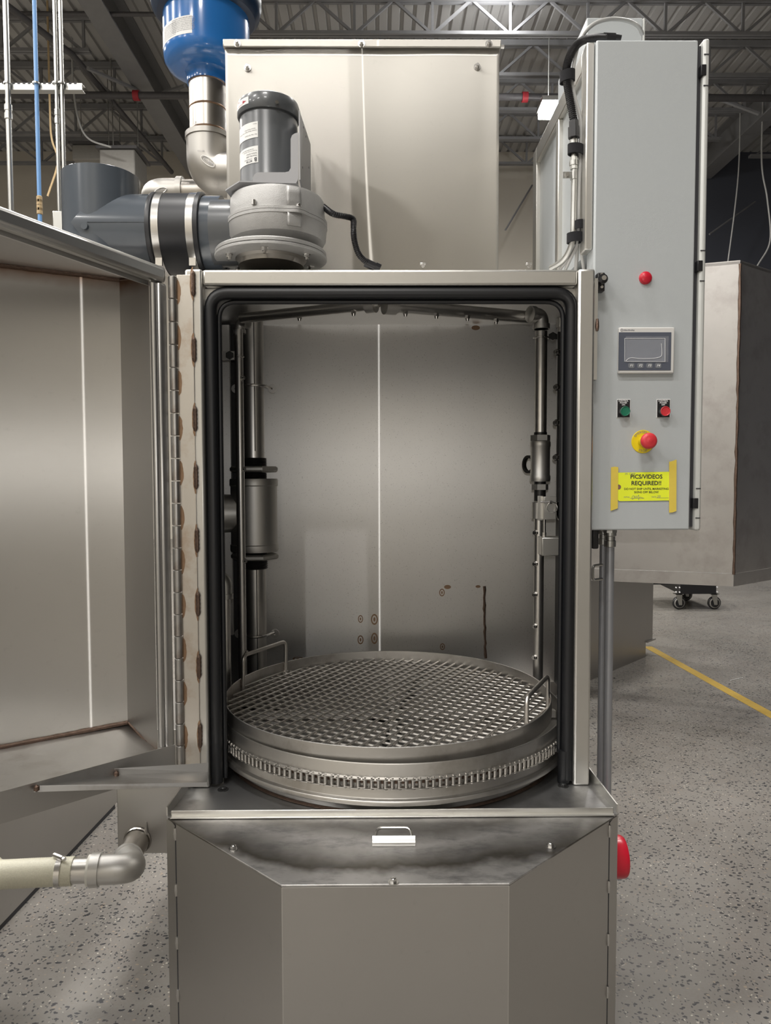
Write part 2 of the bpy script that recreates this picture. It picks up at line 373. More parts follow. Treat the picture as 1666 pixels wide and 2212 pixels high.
b = MB(); b.box(-16.2, -16, -9, 17.6, 0, DECK); struct('wall_left', b, M['wall'])
b = MB(); b.box(16, 16.2, -9, 17.6, 0, DECK); struct('wall_right', b, M['darkwall'])
b = MB(); b.box(-16, 16, -9.2, -9, 0, DECK); struct('wall_front', b, M['wall'])
b = MB(); b.box(0.25, 2.0, -8.998, -8.95, 0.005, 5.4); struct('added_reflection_panel', b, M['darkwall'])  # unseen dark panel behind the camera, added to darken reflections in the housing

# girders along the hall
def girder(name, x, w, h, label, y0=5.0):
    t = thing(name, label, 'roof beam', (x, 11, DECK - h))
    b = MB(); b.box(x - w / 2, x + w / 2, y0, 17.35, DECK - h, DECK - h + 0.03); obj('bottom_flange', b, M['joist'], t)
    b = MB(); b.box(x - w / 2, x + w / 2, y0, 17.35, DECK - 0.035, DECK - 0.005); obj('top_flange', b, M['joist'], t)
    b = MB(); b.box(x - 0.02, x + 0.02, y0, 17.35, DECK - h + 0.03, DECK - 0.035); obj('web', b, M['joist'], t)
girder('roof_girder', -4.15, 0.34, 0.62, 'wide grey roof girder running away between the conduits and the blue canister')
girder('roof_girder', 7.45, 0.36, 0.62, 'wide grey roof girder descending behind the right edge of the grey control cabinet')
girder('roof_girder', -3.3, 0.16, 0.5, 'narrow grey roof beam just behind the blue canister')
# open-web joists across the hall: chords + separate diagonals
dg = MB(); dg.box(-0.5, 0.5, -0.018, 0.018, -0.02, 0.02); dgo = None
def joist(y, x0, x1, label, depth=0.62, group=None):
    global dgo
    t = thing('roof_joist', label, 'roof joist', ((x0 + x1) / 2, y, DECK - depth), group)
    zt, zb = DECK - 0.03, DECK - depth
    b = MB(); b.box(x0, x1, y - 0.06, y - 0.01, zt - 0.09, zt); b.box(x0, x1, y + 0.01, y + 0.06, zt - 0.09, zt); obj('top_chord', b, M['joist'], t, smooth=False)
    b = MB(); b.box(x0 + 0.3, x1 - 0.3, y - 0.055, y - 0.01, zb, zb + 0.05); b.box(x0 + 0.3, x1 - 0.3, y + 0.01, y + 0.055, zb, zb + 0.05); obj('bottom_chord', b, M['joist'], t, smooth=False)
    n = max(2, int((x1 - x0) / 1.3)); st = (x1 - x0 - 0.8) / n
    for i in range(n):
        xa = x0 + 0.4 + st * i
        for p, q in (((xa, zb + 0.02), (xa + st / 2, zt - 0.05)), ((xa + st / 2, zt - 0.05), (xa + st, zb + 0.02)), ((xa + st, zb + 0.02), (xa + st, zt - 0.05))):
            dx, dz = q[0] - p[0], q[1] - p[1]; L = sqrt(dx * dx + dz * dz); c = ((p[0] + q[0]) / 2, y, (p[1] + q[1]) / 2)
            if dgo is None:
                dgo = obj('web_bar', dg, M['joist'], t, smooth=False); dgo.location = V(c) - WL[t.name]; k = dgo
            else: k = inst(dgo, c, t)
            k.scale = (L, 1, 1); k.rotation_mode = 'QUATERNION'; k.rotation_quaternion = Quaternion((0, 1, 0), -atan2(dz, dx))
jl = ['nearest', 'second', 'third', 'fourth']
for i, y in enumerate((12.3, 13.7, 15.2, 16.6)):
    joist(y, -13.0, -4.35, '%s open-web roof joist over the left bay beyond the galvanised conduits' % jl[i])
for i, y in enumerate((11.82, 13.0, 14.2, 15.4, 16.6)):
    joist(y, -3.2, 7.25, ['open-web roof joist lit bright white above the polished steel housing', 'second open-web roof joist behind the polished housing lid', 'third open-web roof joist in the middle bay', 'fourth open-web roof joist above the small hanging lamp', 'farthest open-web roof joist of the middle bay by the beige wall'][i])
for i, y in enumerate((11.6, 13.1, 14.7, 16.2)):
    joist(y, 7.65, 13.5, '%s open-web roof joist over the right bay beside the grey control cabinet' % jl[i])
# sprinkler pipes
def up(p): return V((p.x, p.y, DECK + 0.03))
def pipe_run(name, pts, r, mat, label, cat, n=12):
    b = MB(); b.tube(pts, r, n); return tag(obj(name, b, mat), label, cat)
sp = thing('sprinkler_pipe', 'thick dark sprinkler pipe crossing left to right under the roof joists', 'pipe', (0, 13.2, 8.08))
b = MB(); b.cyl((-13, 13.2, 8.08), (13, 13.2, 8.02), 0.06); obj('pipe', b, M['pipeblack'], sp)
for i, (px, py) in enumerate(((295, 229), (1134, 248))):
    c = P(px, py, 13.2); c.z = 8.08 - (c.x + 13) * 0.06 / 26; b = MB(); b.cyl((c.x - 0.05, 13.2, c.z), (c.x + 0.05, 13.2, c.z), 0.085); obj('coupling', b, M['redink'], sp, label='rust red pipe coupling')
pipe_run('sprinkler_pipe', [(-13, 11.4, 8.36), (-3.2, 11.4, 8.34)], 0.032, M['pipeblack'], 'thin dark pipe crossing high between the conduits and the blue canister', 'pipe')
pipe_run('sprinkler_pipe', [(-6.0, 9.0, 8.2), (-4.9, 12.2, 8.2), (-4.6, 16.8, 8.2)], 0.05, M['pipeblack'], 'dark branch pipe running away under the deck near the left conduits', 'pipe')
pipe_run('roof_brace', [P(190, 148, 12.3), P(310, 200, 13.6)], 0.035, M['joist'], 'slanting grey brace from the joist end down to the left girder', 'brace', 6)
pipe_run('roof_brace', [P(345, 203, 13.6), P(400, 185, 13.2)], 0.035, M['joist'], 'short slanting brace between the left girder and the steel pipe', 'brace', 6)
pipe_run('roof_brace', [P(1530, 205, 13.6), P(1640, 246, 13.4)], 0.035, M['joist'], 'slanting grey brace right of the control cabinet under the girder', 'brace', 6)
pipe_run('wall_brace', [P(1150, 400, 16.9), P(1092, 497, 16.0)], 0.02, M['joist'], 'thin slanting rod before the beige wall beside the polished housing', 'rod', 6)
pipe_run('wall_brace', [P(1632, 436, 16.9), P(1533, 506, 16.2)], 0.02, M['joist'], 'thin slanting rod before the slate wall right of the control cabinet', 'rod', 6)
pipe_run('hanging_cable', curve_pts([up(P(1597, 350, 15)), P(1597, 350, 15), P(1588, 450, 15), P(1572, 572, 15)]), 0.014, M['cablegrey'], 'straight pale cable hanging before the slate wall, left one', 'cable', 6)
pipe_run('hanging_cable', curve_pts([up(P(1646, 350, 14.6)), P(1646, 350, 14.6), P(1658, 430, 14.6), P(1664, 520, 14.6), P(1636, 575, 14.6)]), 0.016, M['cablegrey'], 'bowed pale cable hanging at the far right before the slate wall', 'cable', 6)
pipe_run('hanging_cable', curve_pts([up(P(108, 235, 12)), P(108, 235, 12), P(112, 300, 12), P(125, 350, 12), P(103, 424, 12)]), 0.016, M['tan'], 'thin tan cable dangling between the blue pipe and the white conduits', 'cable', 6)
pipe_run('hanging_cable', curve_pts([up(P(158, 185, 13)), P(158, 185, 13), P(170, 260, 13), P(192, 300, 13), P(240, 318, 13)]), 0.016, M['cablegrey'], 'grey cable drooping from the strut end toward the hanging heater', 'cable', 6)
pipe_run('hanging_rod', [up(P(242, 240, 13.6)), P(245, 326, 13.6)], 0.01, M['galv'], 'thin vertical rod hanging down to the grey sheet metal heater', 'rod', 6)
for (a, c, Y, lab) in (((155, 312), (252, 345), 14.4, 'smaller grey heater box hanging under the roof beside the duct pipe'), ((214, 322), (292, 378), 13.4, 'larger grey sheet metal heater box hanging above the dark vertical duct')):
    p, q = P(*a, Y), P(*c, Y); t = thing('unit_heater', lab, 'heater', ((p.x + q.x) / 2, Y + 0.3, q.z))
    b = MB(); b.box(p.x, q.x, Y, Y + 0.7, q.z, p.z); obj('housing', b, M['duct'], t, bevel=0.02)
    b = MB(); b.box(p.x - 0.05, q.x + 0.05, Y - 0.04, Y + 0.74, p.z, p.z + 0.05); obj('top_flange', b, M['pipeblack'], t)
    for hx_ in (p.x + 0.05, q.x - 0.05):
        b = MB(); b.cyl((hx_, Y + 0.35, p.z + 0.05), (hx_, Y + 0.35, DECK + 0.02), 0.008, 6); obj('hanger_rod', b, M['galv'], t)
# the lamp in view
c = P(1185, 238, 12.6)
t = thing('high_bay_light', 'glowing white high bay lamp hanging under the roof behind the control cabinet frame', 'lamp', c)
b = MB(); b.box(c.x - 0.13, c.x + 0.13, c.y - 0.22, c.y + 0.22, c.z - 0.06, c.z + 0.05); obj('lens', b, M['lamp'], t, bevel=0.02)
b = MB(); b.box(c.x - 0.15, c.x + 0.15, c.y - 0.24, c.y + 0.24, c.z + 0.05, c.z + 0.12); obj('housing', b, M['galv'], t)
b = MB(); b.cyl((c.x, c.y, c.z + 0.12), (c.x, c.y, DECK - 0.05), 0.01, 6); obj('hanger_rod', b, M['galv'], t)
l = bpy.data.lights.new('lamp_glow', 'POINT'); l.energy = 45; l.shadow_soft_size = 0.15; lo = bpy.data.objects.new('lamp_glow', l); col.objects.link(lo); lo.location = (c.x, c.y, c.z - 0.2)
# a second high bay just above the frame lights the joist behind the housing
l = bpy.data.lights.new('lamp_glow', 'POINT'); l.energy = 90; l.shadow_soft_size = 0.2; lo = bpy.data.objects.new('lamp_glow', l); col.objects.link(lo); lo.location = (1.75, 11.35, 8.5)

# conduits and strut on the left
Yc = 3.5
def vpipe(px, r, mat, label, name='wall_conduit', cat='conduit', joints=(), z0=0.0, jm=None):
    x_ = P(px, 230, Yc).x; t = thing(name, label, cat, (x_, Yc, z0))
    b = MB(); b.cyl((x_, Yc, z0), (x_, Yc, DECK - 0.01), r, 14); obj('pipe', b, mat, t)
    for py in joints:
        z_ = P(px, py, Yc).z; b = MB(); b.lathe([(r, -0.035), (r * 1.35, -0.032), (r * 1.35, -0.006), (r * 1.15, -0.004), (r * 1.15, 0.004), (r * 1.35, 0.006), (r * 1.35, 0.032), (r, 0.035)], (x_, Yc, z_), 14); obj('coupling', b, jm or mat, t)
    return t
vpipe(18, 0.0125, M['galv'], 'leftmost galvanised conduit rising behind the open washer door', joints=(242,))
vpipe(80, 0.0095, M['bluepipe'], 'slim blue air pipe rising behind the open washer door', 'air_pipe', 'pipe', joints=(440, 447), jm=M['tan'])
vpipe(123, 0.0085, M['galv'], 'thin galvanised conduit just right of the blue pipe, third from left', joints=(252,))
vpipe(135, 0.0095, M['galv'], 'rightmost galvanised conduit beside the dark grey duct pipe')
p, q = P(-60, 176, Yc), P(175, 191, Yc)
t = thing('strut_channel', 'slotted galvanised strut channel clamping the vertical conduits', 'bracket', (q.x - 0.3, Yc + 0.03, q.z))
b = MB(); b.box(p.x, q.x, Yc + 0.012, Yc + 0.014, q.z, p.z); b.box(p.x, q.x, Yc + 0.014, Yc + 0.05, q.z, q.z + 0.003); b.box(p.x, q.x, Yc + 0.014, Yc + 0.05, p.z - 0.003, p.z); obj('channel', b, M['galv'], t, smooth=False)
sl = None
for i in range(17):
    px = 5 + i * 11.1 - 20
    c = P(px, 179.5, Yc + 0.0115); b = MB(); b.box(c.x - 0.006, c.x + 0.006, c.y - 0.0006, c.y + 0.001, c.z - 0.0035, c.z + 0.0035)
    if sl is None: sl = obj('slot', b, M['ink'], t, label='dark slot')
    else: inst(sl, c, t)
for i, px in enumerate((17, 79, 122, 134)):
    c = P(px, 180, Yc); b = MB(); b.lathe([(0.013, -0.004), (0.016, -0.004), (0.016, 0.004), (0.013, 0.004)], (P(px, 230, Yc).x, Yc, c.z), 14, close=True); obj('pipe_clamp', b, M['galv'], t)
c = P(128, 470, 3.3); b = MB(); b.box(c.x - 0.03, c.x + 0.03, 3.3, 3.36, c.z - 0.06, c.z + 0.03); o = tag(obj('junction_box', b, M['galv'], bevel=0.004), 'small pale junction box at the foot of the right conduits', 'box')

# yellow floor line
b = MB(); a0, a1 = V((2.30, 6.35, 0)), V((2.405, 4.50, 0)); d = (a1 - a0); a2 = a1 + d * 1.2; w = V((d.y, -d.x, 0)).normalized() * 0.038
b.prism([a0 + w, a2 + w, a2 - w, a0 - w], (0, 0, 0.0015)); tag(obj('floor_line', b, M['floorpaint'], smooth=False), 'worn yellow stripe painted on the concrete floor at right', 'floor line')
b = MB(); b.tube([Z(1578, 1470, 0.003), Z(1592, 1466.6, 0.003), Z(1605, 1464, 0.003)], 0.0022, 6); tag(obj('cable_tie', b, M['white']), 'stray white cable tie lying on the concrete beyond the yellow line', 'cable tie')

# ================================================================== neighbour washers
t = thing('neighbour_tank', 'dark steel tank side of a neighbouring machine under the open door', 'tank', (-1.75, 2.2, 0))
b = MB(); b.prism([(-1.222, 3.30, 0.02), (-1.36, 1.2, 0.02), (-2.4, 1.2, 0.02), (-2.3, 3.30, 0.02)], (0, 0, 0.60)); obj('body', b, M['cover'], t, smooth=False)
b = MB(); b.prism([(-1.225, 3.28, 0.0), (-1.365, 1.22, 0.0), (-2.38, 1.22, 0.0), (-2.28, 3.28, 0.0)], (0, 0, 0.022)); obj('skid', b, M['ink'], t, smooth=False)

bw = thing('background_washer', 'second steel parts washer with faceted shell behind the control cabinet', 'washer', (2.0, 5.0, 0))
pts = [(0.75, 4.64), (2.0, 4.2), (2.62, 4.65)]; zt, zb = P(1590, 562, 4.2).z, P(1581, 1267, 4.2).z
for i in range(2):
    a, c = pts[i], pts[i + 1]; d = V((c[0] - a[0], c[1] - a[1], 0)).normalized(); nn = V((-d.y, d.x, 0)) * 0.012
    b = MB(); b.prism([(a[0], a[1], zb + 0.075), (c[0], c[1], zb + 0.075), (c[0], c[1], zt), (a[0], a[1], zt)], nn); obj('shell_panel', b, M['far'], bw, smooth=False)
    b = MB(); b.prism([(a[0], a[1], zb), (c[0], c[1], zb), (c[0], c[1], zb + 0.072), (a[0], a[1], zb + 0.072)], nn); obj('bottom_band', b, M['far'], bw, smooth=False)
b = MB(); zz = zb + 0.07; pp = []
while zz < zt:
    pp.append((2.0 + random.uniform(-0.002, 0.002), 4.197, zz)); zz += 0.05
b.tube(pp, [0.007 + random.uniform(-0.002, 0.003) for _ in pp], 6); obj('weld_seam', b, M['weld'], bw, label='rough dark weld seam')
b = MB(); b.prism([(0.75, 4.64, zt - 0.02), (2.0, 4.2, zt - 0.02), (2.62, 4.65, zt - 0.02), (1.6, 5.2, zt - 0.02)], (0, 0, 0.015)); obj('top_panel', b, M['far'], bw, smooth=False)
b = MB(); b.prism([(0.8, 4.66, zb + 0.02), (2.0, 4.23, zb + 0.02), (2.58, 4.66, zb + 0.02), (1.6, 5.2, zb + 0.02)], (0, 0, 0.015)); obj('bottom_panel', b, M['far'], bw, smooth=False)
b = MB(); p1, p2 = Z(1322, 1450, 0), Z(1395, 1419, 0); d = (p2 - p1).normalized(); p0 = p1 - d * 0.9; p3 = p2 + d * 0.13; nn = V((-d.y, d.x, 0)) * 0.9
b.prism([p0, p2, p2 + nn, p0 + nn], (0, 0, 1.0)); obj('base_tank', b, M['cover'], bw, smooth=False)
b = MB(); up = V((0, 0, 0.13)); b.prism([p2 + up, p3 + up, p3 + nn + up, p2 + nn + up], (0, 0, 0.87)); obj('base_corner', b, M['cover'], bw, smooth=False)
b = MB(); b.bar(p2 + V((0, 0, 0.125)), p3 + V((0.02, 0.02, 0.125)), 0.03, 0.012); obj('pocket_lip', b, M['plate'], bw)

dl = thing('equipment_dolly', 'black wheeled dolly parked on the floor behind the far washer', 'dolly', Z(1505, 1313, 0))
Yd = 8.05; a, c = P(1470, 1262, Yd), P(1548, 1283, Yd); e = P(1415, 1272, Yd + 0.6)
b = MB(); b.box(a.x, c.x, Yd, Yd + 0.04, c.z, c.z + 0.14); obj('front_rail', b, M['black'], dl, bevel=0.004)
b = MB(); b.prism([(a.x, Yd + 0.04, c.z), (a.x, Yd + 0.04, c.z + 0.14), (e.x, Yd + 0.7, c.z + 0.14), (e.x, Yd + 0.7, c.z + 0.05)], (0.03, 0.03, 0)); obj('side_rail', b, M['black'], dl)
b = MB(); b.box(a.x - 0.3, c.x, Yd + 0.04, Yd + 0.7, c.z + 0.10, c.z + 0.13); obj('deck', b, M['black'], dl)
rv = None
for px, py in ((1456.5, 1269), (1464, 1269), (1456.5, 1278.5), (1464, 1279), (1545, 1268), (1545, 1278)):
    c2 = P(px + 4, py, Yd - 0.002)
    if rv is None: b = MB(); b.cyl(c2, c2 + V((0, -0.012, 0)), 0.0075, 10); rv = obj('rivet', b, M['white'], dl)
    else: inst(rv, c2 + V((0, -0.006, 0)), dl)
cs = []
for px, dy in ((1467, 0.06), (1543, 0.06), (1482, 0.62)):
    q = P(px, 1301, Yd + dy); r = 0.072; q.z = r + 0.001
    b = MB(); b.prism([(q.x - 0.05, q.y - 0.035, c.z), (q.x + 0.02, q.y - 0.035, c.z), (q.x + 0.022, q.y - 0.035, q.z - 0.02), (q.x - 0.012, q.y - 0.035, q.z - 0.02)], (0, 0.006, 0)); b.box(q.x - 0.055, q.x + 0.04, q.y - 0.035, q.y + 0.035, c.z - 0.012, c.z - 0.002)
    f = obj('caster_fork', b, M['galv'], dl)
    b = MB(); b.lathe([(0.012, -0.024), (r * 0.6, -0.024), (r * 0.62, -0.018), (r * 0.9, -0.018), (r, -0.010), (r, 0.010), (r * 0.9, 0.018), (0.012, 0.018)], q, 28, axis=(0, 1, 0)); obj('wheel', b, M['black'], f)
    b = MB(); b.lathe([(r * 0.66, -0.0245), (r * 0.80, -0.0205), (r * 0.82, -0.0185)], q, 28, axis=(0, 1, 0)); obj('wheel_ring', b, M['duct'], f)

# ================================================================== the parts washer
TZ = 0.704
pw = thing('parts_washer', 'steel rotary parts washer with its door swung open and octagonal base', 'washer', (0, 2.2, 0))
A, B_ = (0.53, 1.70), (0.222, 1.403)
def lerp2(a, b, t): return (a[0] + (b[0] - a[0]) * t, a[1] + (b[1] - a[1]) * t)
S1, S2 = lerp2(A, B_, 0.085), lerp2(A, B_, 0.097)
for s in (-1, 1):
    b = MB(); b.prism([(s * A[0], A[1], 0), (s * A[0], 2.86, 0), (s * A[0], 2.86, TZ), (s * A[0], A[1], TZ)], (-s * 0.003, 0, 0))
    b.prism([(s * A[0], A[1], 0), (s * S1[0], S1[1], 0), (s * S1[0], S1[1], TZ - 0.012), (s * A[0], A[1], TZ)], (-s * 0.002, 0.003, 0)); obj('tank_side', b, M['cover'], pw, smooth=False)
    b = MB(); b.prism([(s * S2[0], S2[1], 0), (s * B_[0], B_[1], 0), (s * B_[0], B_[1], TZ - 0.005), (s * S2[0], S2[1], TZ - 0.005)], (-s * 0.002, 0.003, 0)); obj('cover_panel', b, M['cover'], pw, smooth=False)
    b = MB(); b.prism([(s * A[0], A[1] - 0.0, TZ - 0.001), (s * 0.513, 1.92, TZ - 0.001), (s * 0.513, 1.92, TZ + 0.036), (s * A[0], A[1], TZ + 0.020)], (-s * 0.003, 0, 0)); obj('side_lip', b, M['frame'], pw, smooth=False)
    b = MB(); b.prism([lerp2(A, B_, 0.087) + (0,), lerp2(A, B_, 0.095) + (0,), lerp2(A, B_, 0.095) + (TZ - 0.02,), lerp2(A, B_, 0.087) + (TZ - 0.02,)], (-0.004, 0.006, 0))
    if s < 0: b.v = [V((-p.x, p.y, p.z)) for p in b.v]
    obj('seam_gap', b, M['ink'], pw, smooth=False, label='dark seam gap')
    for k in range(5):
        zc = 0.668 - 0.1265 * k - (0.0 if k else -0.006); c = lerp2(A, B_, 0.091)
        b = MB(); b.tube([(s * c[0], c[1] - 0.002, zc - 0.014), (s * c[0], c[1] - 0.003, zc), (s * c[0], c[1] - 0.002, zc + 0.014)], [0.003, 0.0042, 0.003], 8); obj('tack_weld', b, M['plate'], pw)
b = MB(); b.prism([(-B_[0], B_[1], 0), (B_[0], B_[1], 0), (B_[0], B_[1], TZ - 0.005), (-B_[0], B_[1], TZ - 0.005)], (0, 0.003, 0)); obj('cover_panel', b, M['cover'], pw, smooth=False, bevel=0.001)
for s in (-1, 1):
    b = MB(); b.tube([(s * (B_[0] - 0.001), B_[1] + 0.002, 0), (s * (B_[0] - 0.001), B_[1] + 0.002, TZ - 0.006)], 0.0022, 8); obj('bend_edge', b, M['frame'], pw)
b = MB(); b.prism([(-A[0] + 0.006, A[1] - 0.012, TZ - 0.004), (-B_[0], B_[1] - 0.001, TZ - 0.004), (B_[0], B_[1] - 0.001, TZ - 0.004), (A[0] - 0.006, A[1] - 0.012, TZ - 0.004)], (0, 0, 0.004))
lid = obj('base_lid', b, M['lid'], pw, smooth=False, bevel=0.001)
b = MB(); b.prism([(-0.516, 1.690, TZ + 0.001), (0.516, 1.690, TZ + 0.001), (0.516, 1.678, TZ + 0.001), (-0.516, 1.678, TZ + 0.001)], (0, 0, 0.004)); b.box(-0.516, 0.516, 1.688, 1.692, TZ + 0.001, TZ + 0.017); obj('lid_rail', b, M['frame'], pw, bevel=0.0015)
# lid handle: folded clip with a bent rod behind
hc = Z(851, 1828, TZ); hw = 0.046
b = MB(); y0 = hc.y - 0.002
b.patch(lambda u, v: V((hc.x + (u - 0.5) * 2 * hw, y0 - 0.006 * sin(v * pi) + 0.010 * v, TZ + 0.001 + 0.017 * v)), 12, 6)
b.patch(lambda u, v: V((hc.x + (u - 0.5) * 2 * hw, y0 + 0.002 - 0.006 * sin(v * pi) + 0.010 * v, TZ + 0.001 + 0.017 * v)), 12, 6)
lh = obj('lid_handle', b, M['rail'], lid, label='bright folded lid handle')
b = MB(); b.tube(rounded([(hc.x - 0.041, y0 + 0.012, TZ + 0.004), (hc.x - 0.036, y0 + 0.040, TZ + 0.022), (hc.x + 0.036, y0 + 0.040, TZ + 0.022), (hc.x + 0.041, y0 + 0.012, TZ + 0.004)], 0.012), 0.0032, 8); obj('handle_rod', b, M['bolt'], lid)
def bolt_mesh(c, r=0.007, h=0.006, axis=(0, 0, 1)):
    b = MB(); ax = V(axis).normalized(); b.cyl(c, V(c) + ax * 0.0018, r * 1.55, 20); b.cyl(V(c) + ax * 0.0018, V(c) + ax * (0.0018 + h), r, 6); b.lathe([(r * 0.72, 0.0018 + h), (r * 0.55, 0.003 + h), (0.0005, 0.0034 + h)], c, 12, ax); return b
for px, py in ((505, 1834), (850, 1906), (1190, 1829)):
    c = Z(px, py, TZ + 0.0005); obj('lid_bolt', bolt_mesh(c), M['bolt'], lid)
# tray floor
b = MB(); b.prism([(-0.527, 1.693, TZ - 0.006), (0.527, 1.693, TZ - 0.006), (0.527, 2.83, TZ - 0.006), (-0.527, 2.83, TZ - 0.006)], (0, 0, 0.006)); obj('tray_floor', b, M['tray'], pw, smooth=False)
# wash chamber shell (octagonal plan)
ZR = 2.06; HW = 0.64; HL = 0.66; YB = 2.80
b = MB(); b.prism([(-0.545, YB, TZ), (HW, YB, TZ), (HW, YB, ZR), (-0.545, YB, ZR)], (0, 0.003, 0)); back = obj('back_panel', b, M['inner'], pw, smooth=False)
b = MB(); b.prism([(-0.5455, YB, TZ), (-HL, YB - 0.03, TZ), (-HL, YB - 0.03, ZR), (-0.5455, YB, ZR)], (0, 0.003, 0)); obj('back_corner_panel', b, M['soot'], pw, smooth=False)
for s in (-1, 1):
    HW, YK_ = (0.66, 2.45) if s < 0 else (0.64, 2.45)
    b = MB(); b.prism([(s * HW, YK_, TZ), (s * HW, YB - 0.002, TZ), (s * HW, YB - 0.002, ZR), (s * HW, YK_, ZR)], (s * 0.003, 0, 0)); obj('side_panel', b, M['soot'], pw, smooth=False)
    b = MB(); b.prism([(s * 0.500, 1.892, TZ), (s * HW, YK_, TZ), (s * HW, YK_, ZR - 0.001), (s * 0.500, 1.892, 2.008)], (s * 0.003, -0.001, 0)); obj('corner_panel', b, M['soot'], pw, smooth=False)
for s in (-1, 1):
    HX, YK_ = (0.664, 2.45) if s < 0 else (0.644, 2.45)
    b = MB(); b.prism([(s * HX, YK_, TZ), (s * HX, YB + 0.004, TZ), (s * HX, YB + 0.004, ZR), (s * HX, YK_, ZR)], (s * 0.002, 0, 0)); obj('outer_side_panel', b, M['cover'], pw, smooth=False)
    b = MB(); b.prism([(s * 0.5045, 1.8935, TZ), (s * HX, YK_ - 0.002, TZ), (s * HX, YK_ - 0.002, ZR - 0.001), (s * 0.5045, 1.8935, 2.008)], (s * 0.002, -0.0008, 0)); obj('outer_corner_panel', b, M['cover'], pw, smooth=False)
b = MB(); b.prism([(-0.5, 1.893, 2.008), (0.5, 1.893, 2.008), (0.555, 2.12, ZR), (-0.565, 2.12, ZR)], (0, 0, 0.004)); b.prism([(-HL, 2.45, ZR), (-0.565, 2.1202, ZR), (0.555, 2.1202, ZR), (HW, 2.45, ZR), (HW, YB, ZR), (-HL, YB, ZR)], (0, 0, 0.004)); roof = obj('roof_panel', b, M['inner'], pw, smooth=False)
for px in (914, 1143):
    c = P(px, 577, 2.02); b = MB(); b.box(c.x - 0.008, c.x + 0.008, 2.02, 2.032, ZR + 0.004, c.z + 0.012); k = obj('roof_tab', b, M['bolt'], roof, bevel=0.001)
    b = MB(); b.cyl((c.x, 2.020, c.z + 0.003), (c.x, 2.015, c.z + 0.003), 0.005, 6); obj('roof_bolt', b, M['bolt'], roof)
# stains and old weld marks on the back panel: thin raised rings
def mark(px, py, w, h, ring=True):
    c = P(px, py, YB - 0.0005); s = YB / F; b = MB(); n = 24; a, d = w * s / 2, h * s / 2
    ot = [(c.x + a * cos(2 * pi * i / n), c.y, c.z + d * sin(2 * pi * i / n)) for i in range(n)]
    if ring:
        inn = [(c.x + a * 0.66 * cos(2 * pi * i / n), c.y, c.z + d * 0.72 * sin(2 * pi * i / n)) for i in range(n)]; dot = [(c.x + a * 0.3 * cos(2 * pi * i / n), c.y - 0.0004, c.z + d * 0.4 * sin(2 * pi * i / n)) for i in range(n)]
        b.add(ot + inn, [(i, (i + 1) % n, n + (i + 1) % n, n + i) for i in range(n)]); b.add(dot, [tuple(range(n))])
    else: b.add(ot, [tuple(range(n))])
    obj('weld_mark', b, M['tint'], back, smooth=False, label='brown heat ring' if ring else 'brown heat spot')
for a in ((779, 1337, 11, 17), (809, 1338, 15, 24), (779, 1382, 13, 20), (809, 1379, 14, 25), (955, 1280, 12, 17), (956, 1397, 11, 15), (644, 1423, 24, 8)): mark(*a)
for a in ((967, 1268, 15, 9), (1033, 1267, 11, 6), (1028, 708, 18, 10)): mark(*a, ring=False)
b = MB(); pp = [P(1046 + random.uniform(-1, 1) + i * 0.15, 1266 + i * 8.2, YB - 0.0008) for i in range(20)]
b.tube(pp, [0.005 + random.uniform(-0.001, 0.0015) for _ in pp], 6); obj('weld_line', b, M['weld'], back, label='long brown vertical weld')
# door frame
def frame_tube(x0, x1, z0, z1, **k):
    b = MB(); b.box(x0, x1, 1.85, 1.892, z0, z1); return obj('frame_tube', b, M['frame'], fr, bevel=0.006, **k)
fr = obj('door_frame', MB().box(-0.463, 0.463, 1.853, 1.891, 1.966, 2.005), M['frame'], pw, bevel=0.006)
frame_tube(-0.506, -0.464, TZ, 2.006); frame_tube(0.464, 0.506, TZ, 2.006)
b = MB(); b.box(-0.464, 0.464, 1.884, 1.888, 1.935, 1.965); b.box(-0.464, -0.435, 1.884, 1.888, TZ, 1.935); b.box(0.435, 0.464, 1.884, 1.888, TZ, 1.935); obj('seal_flange', b, M['rail'], fr)
b = MB(); b.prism([(0.506, 1.86, 1.735), (0.5155, 1.86, 1.735), (0.5155, 1.86, 1.985), (0.506, 1.86, 1.985)], (0, 0.03, 0)); lp = obj('latch_plate', b, M['frame'], pw)
b = MB(); b.tube([(0.514, 1.858, z) for z in (1.855, 1.865, 1.875, 1.885)], [0.003, 0.005, 0.0045, 0.003], 8); obj('tack_weld', b, M['weld'], lp)
# rubber door seal
zs = 1.951
def seal(zl, zr_, r, off, y):
    b = MB(); b.tube(rounded([(-0.448 + off, y, zl), (-0.448 + off, y, zs - off), (0.453 - off, y, zs - off), (0.453 - off, y, zr_)], 0.045, 8), r, 14); return b
sl_ = obj('door_seal', seal(0.712, 0.715, 0.0155, 0, 1.870), M['seal'], pw)
obj('seal_lip', seal(0.720, 0.78, 0.006, 0.019, 1.880), M['seal'], sl_)
